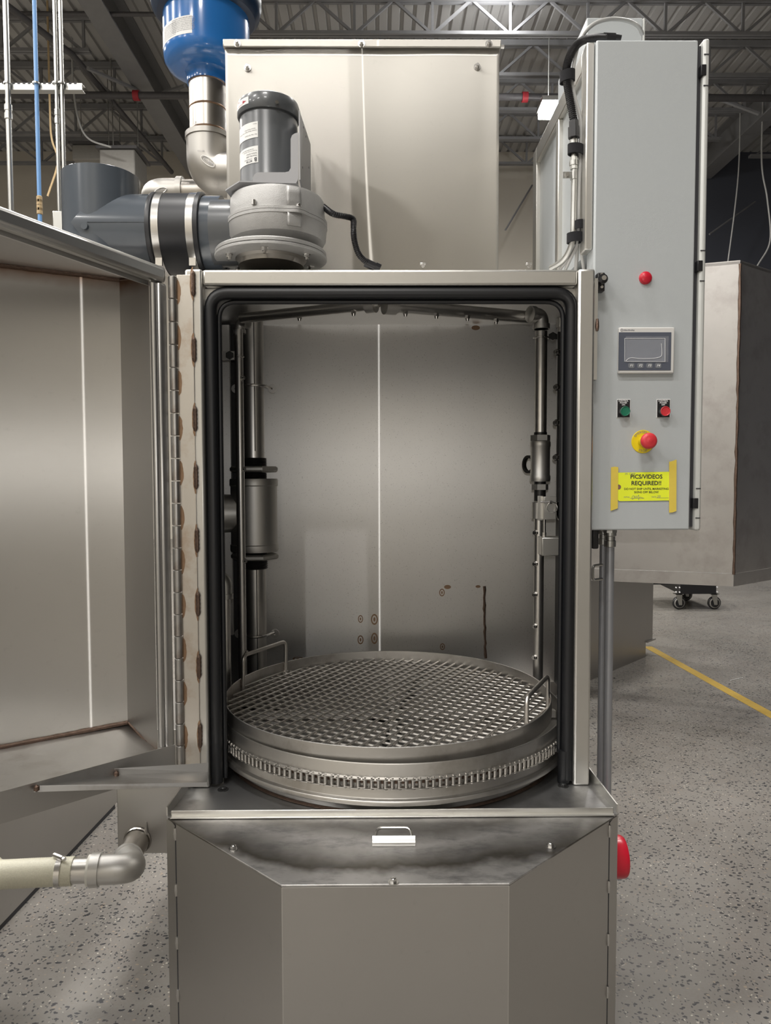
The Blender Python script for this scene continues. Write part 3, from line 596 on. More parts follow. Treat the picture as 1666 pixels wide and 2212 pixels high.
# hinge
b = MB(); b.box(-0.524, -0.485, 1.8455, 1.8497, 0.762, 1.990); leaf = obj('hinge_leaf', b, M['leaf'], pw, bevel=0.001)
kn = None
for k in range(22):
    z0 = 1.985 - 0.0555 * (k + 1) + 0.001
    xk = -0.5335; b = MB()
    if kn is None:
        b.lathe([(0.0005, 0), (0.0095, 0), (0.0105, 0.001), (0.0105, 0.0525), (0.0095, 0.0535), (0.0005, 0.0535)], (xk, 1.842, z0), 20); kn = obj('hinge_knuckle', b, M['knuckle'], leaf); kz = 0.0535 / 2
    else: inst(kn, (xk, 1.842, z0 + kz), leaf, rot=Quaternion((0, 0, 1), k * 1.7))
    if k % 2 == 0:
        b = MB(); b.prism([(-0.5235, 1.8455, z0 - 0.012)] + [(-0.5215 + 0.0065 * sin(pi * j / 10) ** 0.6 + random.uniform(-0.0008, 0.0008), 1.8455, z0 - 0.012 + 0.006 * j) for j in range(11)] + [(-0.5235, 1.8455, z0 + 0.048)], (0, -0.0006, 0)); obj('heat_stain', b, M['tint'], leaf, smooth=False, label='brown heat stain')
for i, zc in enumerate([P(428, y, 1.846).z for y in (612, 755, 905, 1030, 1167, 1305, 1440, 1590)]):
    L = 0.031; b = MB(); pp = [(-0.4845, 1.8455, zc - L + 2 * L * j / 12) for j in range(13)]
    b.tube(pp, [0.002] + [0.0048 + 0.0012 * (j % 2) for j in range(11)] + [0.002], 8); obj('weld_bead', b, M['weld'], leaf, label='dark rippled weld bead')
    b = MB(); b.prism([(-0.484, 1.8455, zc - 0.042)] + [(-0.4865 - 0.0055 * sin(pi * j / 10) ** 0.7 + random.uniform(-0.001, 0.001), 1.8455, zc - 0.042 + 0.0082 * j) for j in range(11)] + [(-0.484, 1.8455, zc + 0.04)], (0, -0.0006, 0)); obj('heat_stain', b, M['tint'], leaf, smooth=False, label='brown heat stain')

# ---- the open door: frame plane swung 124 degrees about the hinge, sagging up at its free end
hx, hy = -0.545, 1.838; ang = radians(36); dx, dy = -sin(ang), -cos(ang); nx, ny = -cos(ang), sin(ang); TILT = 0.08
def D(s, t, z): return V((hx + dx * s + nx * t, hy + dy * s + ny * t, z + TILT * s))
door = obj('door', MB().prism([D(0.0, 0, 1.966), D(1.0, 0, 1.966), D(1.0, 0, 2.007), D(0.0, 0, 2.007)], V((nx, ny, 0)) * 0.035), M['rail'], pw, bevel=0.011, label='open faceted steel door')
b = MB(); b.prism([D(0.0, 0.001, 0.762), D(0.026, 0.001, 0.762), D(0.026, 0.001, 1.9655), D(0.0, 0.001, 1.9655)], V((nx, ny, 0)) * 0.034); obj('hinge_stile', b, M['rail'], door, bevel=0.006)
b = MB(); b.tube([D(0.033, 0.012, 0.80), D(0.033, 0.012, 1.960)], 0.0085, 12); obj('stile_bead', b, M['rail'], door)
b = MB(); b.prism([D(0.974, 0.001, 0.762), D(1.0, 0.001, 0.762), D(1.0, 0.001, 1.9655), D(0.974, 0.001, 1.9655)], V((nx, ny, 0)) * 0.034); obj('free_stile', b, M['rail'], door, bevel=0.006)
b = MB(); b.prism([D(0.0, 0, 0.755), D(1.0, 0, 0.755), D(1.0, 0, 0.822), D(0.0, 0, 0.822)], V((nx, ny, 0)) * 0.004); obj('bottom_lip', b, M['plate'], door)
b = MB(); b.prism([D(0.02, 0.0355, 1.960), D(1.0, 0.0355, 1.960), D(1.0, 0.0355, 1.972), D(0.02, 0.0355, 1.972)], V((nx, ny, 0)) * 0.006); obj('rail_return', b, M['rail'], door)
Yk = 1.96; ct, cb = P(258, 602, Yk), P(276, 1563, Yk); cx_, cy_ = ct.x, Yk
pa = radians(68.5); pd = V((-sin(pa), -cos(pa), 0)); pn = V((pd.y, -pd.x, 0))
ft, fb = PL(0, 570, ct, pn), PL(0, 1617, cb, pn)
lt = ct + (ft - ct) * 2.2; lb = cb + (fb - cb) * 2.2
out = V((pd.y, -pd.x, 0)); out = out if out.x < 0 else -out
b = MB(); b.prism([cb, lb, lt, ct], out * 0.003); obj('main_panel', b, M['doorpan'], door, smooth=False)
e_t, e_b = D(0.028, 0.034, 1.985), D(0.028, 0.034, 0.79)
cb2 = V((cx_, cy_, cb.z)); b = MB(); b.add([cb, ct, e_t, e_b], [(0, 1, 2, 3)]); b.add([p + V((-0.002, 0.003, 0)) for p in (cb, ct, e_t, e_b)], [(3, 2, 1, 0)]); obj('side_panel', b, M['doorside'], door, smooth=False)
f_t, f_b = D(0.985, 0.036, 1.995), D(0.985, 0.036, 0.79)
b = MB(); b.add([lb, lt, f_t, f_b], [(0, 1, 2, 3)]); obj('side_panel', b, M['doorside'], door, smooth=False)
def slab(name, pts, mat, th):
    b = MB(); n = len(pts); tri = []
    b.add(list(pts) + [p + V((0, 0, th)) for p in pts], [tuple(range(n))[::-1], tuple(range(n, 2 * n))] + [(i, (i + 1) % n, n + (i + 1) % n, n + i) for i in range(n)]); return obj(name, b, mat, door, smooth=False)
def bil(name, a, c, d_, e, mat):
    b = MB(); b.patch(lambda u, v: a.lerp(e, u).lerp(c.lerp(d_, u), v), 16, 8); o = obj(name, b, mat, door); so = o.modifiers.new('solid', 'SOLIDIFY'); so.thickness = 0.002; return o
bil('top_plate', e_t, ct, lt, f_t, M['doorside'])
bil('bottom_plate', D(0.0, 0.004, 0.800), cb, lb, D(1.0, 0.004, 0.800), M['plate'])
def weld_run(a, c, r, n, off):
    b = MB(); pp = [a.lerp(c, i / n) + off for i in range(n + 1)]; b.tube(pp, [r * (0.9 + 0.25 * random.random()) for _ in pp], 6); obj('weld_bead', b, M['weld'], door, label='dark weld bead')
ino = -out * 0.003
weld_run(cb, lb, 0.0055, 46, ino + V((0, 0, 0.003))); weld_run(ct, lt, 0.0055, 40, ino - V((0, 0, 0.003)))
weld_run(cb, e_b, 0.0045, 16, V((0.003, -0.002, 0.003))); weld_run(ct, e_t, 0.0045, 16, V((0.003, -0.002, -0.003)))
# drip gutter from the door lip across to the tray
pdr, ndr = D(0, 0, 0), V((nx, ny, 0))
g0, g1 = PL(247, 1660, pdr, ndr), P(450, 1648, 1.80)
g2, g3 = P(447, 1699, 1.70), PL(73, 1711, pdr, ndr)
m0, m1 = PL(250, 1674, pdr, ndr), P(449, 1667, 1.79)
k2, k3 = P(447, 1690, 1.705), PL(80, 1697, pdr, ndr)
b = MB(); b.add([g0, g1, m1, m0], [(0, 1, 2, 3)]); b.add([m0, m1, k2, k3], [(0, 1, 2, 3)]); b.add([k3, k2, g2, g3], [(0, 1, 2, 3)])
g = obj('drip_gutter', b, M['plate'], door, smooth=False); sd = g.modifiers.new('solid', 'SOLIDIFY'); sd.thickness = 0.002
for c in (g0 + V((0.006, -0.004, -0.012)), g3 + V((0.008, -0.004, 0.010))):
    b = MB(); b.lathe([(0.0004, -0.008), (0.006, -0.004), (0.006, 0.004), (0.0004, 0.008)], c, 10); obj('weld_bead', b, M['weld'], door, label='dark weld bead')

# ---- pipework in the chamber
def rod_nozzle(px, py, Y, parent, dirv):
    c = P(px, py, Y); d = V(dirv).normalized(); b = MB(); b.cyl(c - d * 0.006, c + d * 0.004, 0.0085, 6); b.cyl(c + d * 0.004, c + d * 0.011, 0.0062, 12, 0.0045); obj('spray_nozzle', b, M['bolt'], parent, label='small spray nozzle')
Yr = 2.47; xr = P(519, 1000, Yr).x
b = MB(); b.cyl((xr, Yr, 0.73), (xr, Yr, P(515, 712, Yr).z), 0.0140, 14); rl = obj('spray_riser', b, M['pipe'], pw)
for py in (817, 1014, 1211, 1407): 
    c = V((xr + 0.012, Yr - 0.008, P(520, py, Yr).z)); b = MB(); d = V((0.6, -0.8, 0)); b.cyl(c - d * 0.004, c + d * 0.006, 0.0085, 6); b.cyl(c + d * 0.006, c + d * 0.012, 0.0062, 12, 0.0045); obj('spray_nozzle', b, M['bolt'], rl)
def elbow(c, d1, d2, r, L, name, mat, parent, collar=1.18):
    c = V(c); b = MB(); d1, d2 = V(d1).normalized(), V(d2).normalized(); b.tube(rounded([c + d1 * L, c, c + d2 * L], L * 0.9, 10), r, 18)
    for d in (d1, d2): b.cyl(c + d * L, c + d * (L - r * 0.7), r * collar, 18)
    return obj(name, b, mat, parent)
# top spray arms: a shallow V meeting under the roof
yl, yc = 2.45, 2.24
LT, RT = P(522, 690, yl), P(1160, 687, yl); CL, CR = P(800, 659, yc), P(845, 660, yc)
zt_ = LT.z
b = MB(); b.cyl(LT + V((0.0, 0, 0.004)), CL, 0.0165, 16); la = obj('spray_arm', b, M['pipe'], pw)
b = MB(); d = (CL - LT).normalized(); b.cyl(CL - d * 0.012, CL + d * 0.018, 0.024, 18); b.cyl(CL + d * 0.018, CL + d * 0.03, 0.010, 8); obj('end_cap', b, M['cast'], la)
for px, py in ((647, 686), (764, 675)): rod_nozzle(px, py, 2.36 if px < 700 else 2.26, la, (0, 0, -1))
b = MB(); b.cyl(RT, CR, 0.020, 16); ra = obj('spray_arm', b, M['pipe'], pw)
b = MB(); d = (CR - RT).normalized(); b.cyl(CR - d * 0.014, CR + d * 0.022, 0.028, 18); b.cyl(CR - d * 0.022, CR - d * 0.014, 0.022, 18); obj('end_cap', b, M['cast'], ra)
for px, py in ((876, 676), (943, 681), (1010, 686), (1072, 693)): rod_nozzle(px, py, 2.24 + (px - 876) * 0.0005, ra, (0, 0, -1))
elbow((xr, Yr + 0.02, LT.z - 0.004), (0, -0.02, -1), (LT - CL) * -1, 0.017, 0.034, 'elbow', M['cast'], la)
# big vertical pipe with a tee at left
Yb = 2.67; xb = P(548, 1000, Yb).x; zz = lambda py, Y=Yb: P(548, py, Y).z
b = MB(); b.cyl((xb, Yb, zz(1005)), (xb, Yb, 2.055), 0.040, 22); bp_ = obj('drain_riser', b, M['pipe'], pw)
b = MB(); b.cyl((xb, Yb, 0.72), (xb, Yb, zz(1205)), 0.040, 22); obj('drain_riser', b, M['pipe'], pw)
for z0_, z1_ in ((zz(975), 2.05), (0.73, zz(1228))):
    b = MB(); a_ = radians(-72); b.tube([(xb + 0.0402 * cos(a_), Yb + 0.0402 * sin(a_), z0_), (xb + 0.0402 * cos(a_), Yb + 0.0402 * sin(a_), z1_)], 0.0016, 6); obj('pipe_slot', b, M['ink'], bp_, label='dark vertical slot in the pipe')
te = obj('pipe_tee', MB().lathe([(0.03, zz(1190)), (0.084, zz(1190)), (0.086, zz(1187)), (0.086, zz(1176)), (0.083, zz(1174)), (0.083, zz(1050)), (0.086, zz(1048)), (0.086, zz(1037)), (0.084, zz(1034)), (0.03, zz(1034))], (xb, Yb, 0), 32, close=True), M['cast'], pw)
b = MB(); zc = zz(1108); b.lathe([(0.02, 0.0), (0.066, 0.0), (0.068, 0.05), (0.075, 0.09), (0.075, 0.10), (0.02, 0.10)], (xb - 0.06, Yb - 0.01, zc), 28, axis=(-1, -0.15, 0)); obj('tee_branch', b, M['cast'], te)
for a in ((1002, 988), (1034, 1020), (1205, 1190), (1222, 1208)):
    b = MB(); n_ = 5; z0, z1 = zz(a[0] + 6), zz(a[1]); pr = []
    for i in range(n_): zq = z0 + (z1 - z0) * i / n_; pr += [(0.044, zq), (0.047, zq + (z1 - z0) / n_ / 2)]
    b.lathe([(0.03, z0)] + pr + [(0.03, z1)], (xb, Yb, 0), 28); obj('pipe_thread', b, M['thread'], te, label='dark pipe thread')
for py in (1014, 1202):
    z0 = zz(py + 5); b = MB(); b.lathe([(0.038, 0), (0.080, 0), (0.086, 0.005), (0.086, 0.014), (0.080, 0.019), (0.038, 0.019)], (xb, Yb, z0), 6, close=True); obj('lock_nut', b, M['cast'], te, smooth=False)
for py in (835, 1370):
    zc = zz(py); b = MB(); n = 18
    b.tube([(xb - 0.062, Yb + 0.03, zc - 0.004)] + [(xb + 0.052 * cos(pi + pi * i / n), Yb + 0.002 + 0.052 * sin(pi + pi * i / n), zc) for i in range(n + 1)] + [(xb + 0.062, Yb + 0.03, zc - 0.004)], 0.0048, 8); u = obj('pipe_clamp', b, M['bolt'], bp_)
    for s in (-1, 1):
        b = MB(); xs = xb + s * 0.066; b.lathe([(0.005, -0.003), (0.016, -0.003), (0.016, 0.003), (0.005, 0.003)], (xs, Yb + 0.03, zc - 0.004), 20, axis=(0, 1, 0), close=True); obj('clamp_eye', b, M['pipe'], u)
b = MB(); xs = P(489, 800, 2.76).x; b.box(xs - 0.013, xs + 0.013, 2.755, 2.775, 0.9, 2.05); obj('baffle_strip', b, M['inner'], pw)
b = MB(); c = P(466, 768, Yr - 0.04); b.box(c.x - 0.01, c.x + 0.06, Yr - 0.04, Yr - 0.035, c.z - 0.014, c.z + 0.014); k = obj('riser_bracket', b, M['pipe'], pw)
b = MB(); c = P(497, 768, Yr - 0.042); b.cyl(c + V((0, 0.002, 0)), c + V((0, -0.008, 0)), 0.014, 6); obj('bracket_nut', b, M['thread'], k)
b = MB(); b.tube([(xr + 0.0155 * cos(a), Yr - 0.0 + 0.0155 * sin(a), c.z + 0.002) for a in [pi + pi * i / 12 for i in range(13)]], 0.003, 6); obj('clamp_rod', b, M['bolt'], k)
# short pipe and street elbow at lower left
Ye = 2.36; xe = P(488, 1400, Ye).x
b = MB(); b.cyl((xe, Ye, 0.72), (xe, Ye, P(488, 1290, Ye).z), 0.0165, 18); fp = obj('fill_pipe', b, M['pipe'], pw)
ze = P(488, 1285, Ye).z; b = MB(); b.tube(rounded([(xe, Ye, ze), (xe, Ye, ze + 0.055), (xe - 0.07, Ye + 0.01, ze + 0.055)], 0.05, 10), 0.022, 18); b.cyl((xe, Ye, ze - 0.012), (xe, Ye, ze + 0.004), 0.0255, 18); obj('elbow', b, M['galv'], fp, label='pale galvanised elbow')
# right side riser
Yq = 2.40; xq = P(1168, 900, Yq).x; zq = lambda py: P(1168, py, Yq).z
b = MB(); b.cyl((xq, Yq, zq(945)), (xq, Yq, zq(716)), 0.0195, 18); rq = obj('right_riser', b, M['pipe'], pw)
elbow((xq, Yq, RT.z - 0.002), (0, 0, -1), CR - RT, 0.023, 0.044, 'elbow', M['cast'], ra)
b = MB(); b.lathe([(0.016, zq(1040)), (0.031, zq(1040)), (0.033, zq(1036)), (0.033, zq(1028)), (0.031, zq(1026)), (0.031, zq(966)), (0.033, zq(964)), (0.033, zq(956)), (0.031, zq(953)), (0.016, zq(953))], (xq, Yq, 0), 26, close=True); cp = obj('check_valve', b, M['cast'], rq)
for py, rr in ((946, 0.032), (1052, 0.027)):
    b = MB(); b.lathe([(0.015, zq(py + 6)), (rr, zq(py + 6)), (rr, zq(py - 6)), (0.015, zq(py - 6))], (xq, Yq, 0), 6, close=True); obj('union_nut', b, M['cast'], cp, smooth=False)
b = MB(); b.cyl((xq, Yq, zq(1082)), (xq, Yq, zq(1038)), 0.019, 16); b.cyl((xq, Yq, zq(957)), (xq, Yq, zq(934)), 0.0212, 16); obj('pipe_thread', b, M['thread'], cp)
b = MB(); c = P(1143, 1003, 2.46); b.lathe([(0.022, -0.006), (0.030, -0.006), (0.030, 0.006), (0.022, 0.006)], c, 22, axis=(1, 0.5, 0), close=True); obj('pipe_ring', b, M['thread'], cp)
b = MB(); b.cyl((xq - 0.002, Yq, 0.80), (xq - 0.002, Yq, zq(1105)), 0.0165, 16); lq = obj('lower_riser', b, M['pipe'], pw)
b = MB(); b.cyl((xq - 0.002, Yq, zq(1120)), (xq - 0.002, Yq, zq(1085)), 0.024, 18); obj('sleeve', b, M['cast'], lq)
for py in (1150, 1217, 1283, 1351, 1418):
    c = V((xq - 0.015, Yq - 0.012, zq(py))); b = MB(); d = V((-0.7, -0.7, 0)); b.cyl(c - d * 0.004, c + d * 0.006, 0.0085, 6); b.cyl(c + d * 0.006, c + d * 0.012, 0.0066, 12, 0.005); obj('spray_nozzle', b, M['bolt'], lq)
# swivel bracket with ring pin
Yv = 2.34; c0, c1 = P(1162, 1071, Yv), P(1198, 1124, Yv)
b = MB(); cm = P(1174, 1071, Yv).x; b.box(c0.x, cm, Yv, Yv + 0.003, c1.z, c0.z); b.box(cm - 0.001, c1.x, Yv - 0.02, Yv - 0.017, c1.z + 0.004, c0.z - 0.002); b.box(cm - 0.003, cm, Yv - 0.02, Yv + 0.003, c1.z + 0.004, c0.z - 0.002); br = obj('swivel_bracket', b, M['frame'], pw, bevel=0.001)
c = P(1190, 1085, Yv - 0.028); b = MB(); b.cyl(P(1168, 1084, Yv - 0.024), c, 0.003, 8); b.lathe([(0.0005, -0.004), (0.005, -0.004), (0.005, 0.004), (0.0005, 0.004)], c, 12, axis=(1, 0, 0)); obj('lock_pin', b, M['bolt'], br)
c = P(1193, 1096, Yv - 0.03); b = MB(); b.tube([c + V((0.0165 * cos(2 * pi * i / 28), 0.003 * sin(4 * pi * i / 28), 0.0165 * sin(2 * pi * i / 28))) for i in range(28)], 0.0014, 6, closed=True); obj('pin_ring', b, M['bolt'], br)
b = MB(); c = P(1176, 1130, Yv); b.cyl(c + V((0, 0, 0.012)), P(1176, 1158, Yv), 0.0048, 10); b.cyl(P(1176, 1150, Yv), P(1176, 1161, Yv), 0.0065, 6); obj('stop_bolt', b, M['bolt'], br, label='brass tipped stop bolt')
c0, c1 = P(1171, 1161, 2.30), P(1222, 1201, 2.30); b = MB(); b.box(c0.x, c1.x, 2.30, 2.36, c1.z, c0.z); obj('stop_block', b, M['frame'], pw, bevel=0.003)
# right wall spray strip
Yw = 2.30; xw = P(1209, 850, Yw).x; zw = lambda py: P(1209, py, Yw).z
b = MB(); b.cyl((xw + 0.012, Yw + 0.03, zw(1085)), (xw + 0.012, Yw + 0.03, zw(700)), 0.013, 14); wr = obj('wall_riser', b, M['pipe'], pw)
b = MB(); b.box(xw - 0.004, xw + 0.003, Yw + 0.01, Yw + 0.014, zw(1085), zw(715)); obj('riser_strap', b, M['thread'], wr)
for py in (760, 836, 913, 988):
    c = V((xw - 0.004, Yw + 0.008, zw(py))); b = MB(); d = V((-0.85, -0.5, 0)); b.cyl(c - d * 0.008, c + d * 0.008, 0.0105, 6); b.cyl(c + d * 0.008, c + d * 0.014, 0.0085, 12, 0.006); obj('spray_nozzle', b, M['bolt'], wr)
b = MB(); b.lathe([(0.0005, zw(680)), (0.012, zw(680)), (0.017, zw(684)), (0.017, zw(704)), (0.0005, zw(704))], (xw + 0.012, Yw + 0.03, 0), 18); obj('end_cap', b, M['cast'], wr)
b = MB(); c = P(1207, 1100, 2.33); b.cyl(c, c + V((0.05, 0, 0)), 0.031, 20); b.cyl(c + V((0, 0, 0)), c + V((0.008, 0, 0)), 0.035, 20); obj('wall_flange', b, M['cast'], wr)
b = MB(); c = P(1196, 727, 2.37); b.box(c.x - 0.012, c.x + 0.04, 2.37, 2.374, c.z - 0.008, c.z + 0.008); b.cyl(c + V((-0.004, 0, 0)), c + V((-0.004, -0.01, 0)), 0.013, 6); kb = obj('riser_bracket', b, M['thread'], pw)
b = MB(); b.tube([(xq + 0.024 * cos(a), Yq + 0.024 * sin(a), c.z + 0.001) for a in [pi + pi * i / 12 for i in range(13)]], 0.0028, 6); obj('clamp_rod', b, M['bolt'], kb)
# small hold-down feet by the frame posts
for px, py in ((1217, 1698), (482, 1706)):
    c = Z(px, py, TZ); obj('floor_bolt', bolt_mesh(c, 0.009, 0.004), M['thread'], pw)
b = MB(); b.cyl((0.445, 1.872, 0.707), (0.447, 1.872, 0.79), 0.0165, 16); obj('seal_end', b, M['seal'], pw)
# side sump tank
c0, c1 = P(252, 1700, 2.2), P(392, 1843, 2.2)
b = MB(); b.box(c0.x, -0.533, 2.2, 2.7, c1.z, 0.735); st_ = obj('sump_tank', b, M['cover'], pw, bevel=0.002)
c = P(316, 1775, 2.199); b = MB(); b.tube([c, c + V((0.0, -0.004, -0.03)), c + V((0, -0.001, -0.06))], [0.002, 0.005, 0.003], 8); obj('weld_bump', b, M['cover'], st_)

# drain pipe and hose
dr = thing('drain_hose', 'clear woven drain hose clamped to a steel elbow on the side sump', 'hose', P(150, 1880, 2.0))
c = P(296, 1817, 2.195); e0 = c; e1 = V((c.x - 0.012, 1.99, P(270, 1880, 1.98).z)); hx0 = P(196, 1880, 1.97)
b = MB(); b.cyl(V((c.x, 2.199, c.z)), V((c.x, 2.13, c.z - 0.008)), 0.037, 24); b.lathe([(0.034, 0.0), (0.042, 0.002), (0.039, 0.006)], (c.x, 2.199, c.z), 24, axis=(0, -1, 0)); obj('pipe_stub', b, M['brightpipe'], dr)
b = MB(); b.cyl(V((c.x, 2.13, c.z - 0.008)), V((c.x - 0.003, 2.115, c.z - 0.012)), 0.0355, 24); obj('thread_tape', b, M['tapewhite'], dr, label='cream thread tape')
b = MB(); a0 = V((c.x - 0.003, 2.118, c.z - 0.012)); a3 = hx0; mid1 = P(288, 1876, 1.985)
b.tube(rounded([a0, mid1, a3], 0.12, 14), 0.0385, 26)
b.cyl(a0, a0 + (mid1 - a0).normalized() * 0.022, 0.0425, 26); dxx = (a3 - mid1).normalized(); b.cyl(a3, a3 - dxx * 0.024, 0.0435, 26); obj('elbow', b, M['cast'], dr)
b = MB(); b.cyl(a3 + dxx * 0.001, a3 + dxx * 0.007, 0.040, 24); obj('thread_tape', b, M['tapewhite'], dr)
b = MB(); b.cyl(a3 + dxx * 0.007, a3 + dxx * 0.06, 0.0325, 24); obj('hose_barb', b, M['pipe'], dr)
h0 = a3 + dxx * 0.045; pp = curve_pts([h0, h0 + dxx * 0.10, h0 + dxx * 0.20, V((-1.10, h0.y - 0.005, h0.z + 0.005)), V((-1.19, h0.y - 0.08, h0.z - 0.04)), V((-1.22, h0.y - 0.24, h0.z - 0.18)), V((-1.20, h0.y - 0.42, 0.06))], 40)
pp2 = []; acc = 0
for i, p_ in enumerate(pp): pp2.append(p_)
b = MB(); b.tube(pp2, [0.0365 + 0.0006 * (i % 2) for i in range(len(pp2))], 26); obj('hose', b, M['hose'], dr)
cl = h0 + dxx * 0.035; b = MB(); b.lathe([(0.036, -0.007), (0.0392, -0.007), (0.0392, 0.007), (0.036, 0.007)], cl, 28, axis=dxx, close=True); k = obj('hose_clamp', b, M['bolt'], dr)
b = MB(); b.cyl(cl + V((0.014, -0.012, 0.043)), cl + V((-0.016, 0.006, 0.043)), 0.007, 8); b.cyl(cl + V((0.014, -0.012, 0.043)), cl + V((0.022, -0.017, 0.043)), 0.0055, 6); obj('clamp_screw', b, M['bolt'], k)

# ================================================================== turntable and basket
TC = V((0.007, 2.18, 0))
tt = thing('turntable', 'round steel turntable ring driven by a roller chain inside the washer', 'turntable', TC + V((0, 0, TZ)))
b = MB(); b.lathe([(0.47, TZ + 0.0005), (0.479, TZ + 0.0005), (0.479, 0.734), (0.47, 0.734)], TC, 96, close=True); dm = obj('drum', b, M['plate'], tt)
b = MB(); b.lathe([(0.479, TZ + 0.001), (0.486, TZ + 0.001), (0.480, TZ + 0.006)], TC, 96); obj('weld_bead', b, M['weld'], dm, label='dark weld around the drum foot')
b = MB(); b.lathe([(0.46, 0.735), (0.509, 0.735), (0.511, 0.737), (0.511, 0.744), (0.509, 0.747), (0.4975, 0.748), (0.4965, 0.750), (0.4965, 0.828), (0.4955, 0.830), (0.4925, 0.830), (0.4915, 0.828), (0.4915, 0.748), (0.46, 0.746)], TC, 128, close=True); obj('ring', b, M['basket'], tt)
b = MB(); b.lathe([(0.06, 0.766), (0.49, 0.766), (0.49, 0.770), (0.06, 0.770)], TC, 64, close=True, a0=radians(-80), a1=radians(70)); b.lathe([(0.06, 0.766), (0.49, 0.766), (0.49, 0.770), (0.06, 0.770)], TC, 32, close=True, a0=radians(78), a1=radians(165))
b.lathe([(0.06, 0.766), (0.49, 0.766), (0.49, 0.770), (0.06, 0.770)], TC, 32, close=True, a0=radians(172), a1=radians(262)); obj('deck_plate', b, M['deckplate'], tt)
b = MB(); b.bar(TC + V((0, -0.488, 0.785)), TC + V((0, 0.488, 0.785)), 0.02, 0.02); b.bar(TC + V((-0.488, 0, 0.785)), TC + V((0.488, 0, 0.785)), 0.02, 0.02); obj('cross_bar', b, M['plate'], tt)
# roller chain: outer links (plates with pins), inner links (rollers and plates)
RC = 0.5075; pit = 0.015875; NL = 200; zc = 0.788; w_ = 0.0135
dc = obj('drive_chain', MB().lathe([(0.4968, zc - 0.004), (0.4985, zc - 0.004), (0.4985, zc + 0.004), (0.4968, zc + 0.004)], TC, 128, close=True), M['weld'], tt)
def stadium(z0, z1, hl, hw):
    pts = [(hl + hw * cos(a), hw * sin(a)) for a in [-pi / 2 + pi * i / 6 for i in range(7)]] + [(-hl + hw * cos(a), hw * sin(a)) for a in [pi / 2 + pi * i / 6 for i in range(7)]]
    return [V((p[0], p[1], z0)) for p in pts], V((0, 0, z1 - z0))
outer = MB(); inner = MB(); hl = pit / 2
for sg in (-1, 1):
    p_, v_ = stadium(sg * (w_ - 0.002) - 0.001, sg * (w_ - 0.002) + 0.001, hl, 0.0062); outer.prism(p_, v_)
    p_, v_ = stadium(sg * (w_ - 0.0046) - 0.001, sg * (w_ - 0.0046) + 0.001, hl, 0.0062); inner.prism(p_, v_)
    outer.cyl((sg * hl, 0, -w_ - 0.0012), (sg * hl, 0, w_ + 0.0012), 0.0024, 8); inner.cyl((sg * hl, 0, -w_ + 0.0055), (sg * hl, 0, w_ - 0.0055), 0.0049, 12)
srcs = [None, None]
for k in range(NL):
    a = 2 * pi * k / NL
    if sin(a) > 0.52: continue
    p_ = TC + V((RC * cos(a), RC * sin(a), zc)); q = Quaternion((0, 0, 1), a + pi / 2); i = k % 2
    if srcs[i] is None:
        o = obj('outer_link' if i == 0 else 'inner_link', (outer, inner)[i], M['chain'], dc, origin=(0, 0, 0)); o.location = p_ - WL[dc.name]; o.rotation_mode = 'QUATERNION'; o.rotation_quaternion = q; srcs[i] = o
    else: inst(srcs[i], p_, dc, rot=q)

BC = V((-0.0055, 2.18, 0)); RB = 0.4775
bk = thing('wash_basket', 'round wire grating basket with two rod handles sitting in the turntable', 'basket', BC + V((0, 0, 0.815)))
b = MB(); b.lathe([(RB - 0.004, 0.815), (RB, 0.815), (RB + 0.0008, 0.818), (RB + 0.0008, 0.855), (RB, 0.861), (RB - 0.002, 0.862), (RB - 0.004, 0.861), (RB - 0.0045, 0.855)], BC, 128, close=True); obj('rim', b, M['basket'], bk)
gz = 0.828; A1, RR = radians(60), RB - 0.005
for fam in (0, 1):
    a = A1 if fam == 0 else A1 - pi / 2; d = V((cos(a), sin(a), 0)); n = V((-sin(a), cos(a), 0)); zf = gz + (0.0031 if fam == 0 else -0.0031); src = None
    off = -0.006 if fam == 0 else 0.004
    for i in range(-16, 17):
        s = i * 0.0310 + off
        if abs(s) > RR - 0.012: continue
        L = sqrt(RR * RR - s * s); c = BC + n * s; c.z = zf
        if src is None:
            b = MB(); b.cyl((-1, 0, 0), (1, 0, 0), 0.00325, 8); src = obj('grating_rod', b, M['rod'], bk, origin=(0, 0, 0)); src.location = c - WL[bk.name]; src.rotation_mode = 'QUATERNION'; src.rotation_quaternion = Quaternion((0, 0, 1), a); src.scale = (L, 1, 1)
        else: inst(src, c, bk, rot=Quaternion((0, 0, 1), a), scale=(L, 1, 1))
for (p0, p1, ztop) in ((Z(538, 1490, gz), Z(617, 1452, gz), 0.935), (Z(1144, 1561, 0.862), Z(1189, 1507, 0.862), 0.925)):
    def onrim(p, off=0.011):
        dd = V((p.x - BC.x, p.y - BC.y, 0)).normalized(); return BC + dd * (RB - off)
    a, c = onrim(p0), onrim(p1); a.z = c.z = gz - 0.005; at, ctp = V((a.x, a.y, ztop)), V((c.x, c.y, ztop))
    b = MB(); b.tube(rounded([a, at, ctp, c], 0.022, 8), 0.0062, 12); h = obj('handle', b, M['rod'], bk)
    for q in (a, c):
        dd = V((q.x - BC.x, q.y - BC.y, 0)).normalized(); w0 = q + dd * 0.0055; b = MB(); b.tube([V((w0.x, w0.y, 0.832 + 0.006 * j)) for j in range(6)], [0.002, 0.0042, 0.0034, 0.0044, 0.0036, 0.002], 8); obj('weld_bead', b, M['weld'], h, label='dark weld bead')

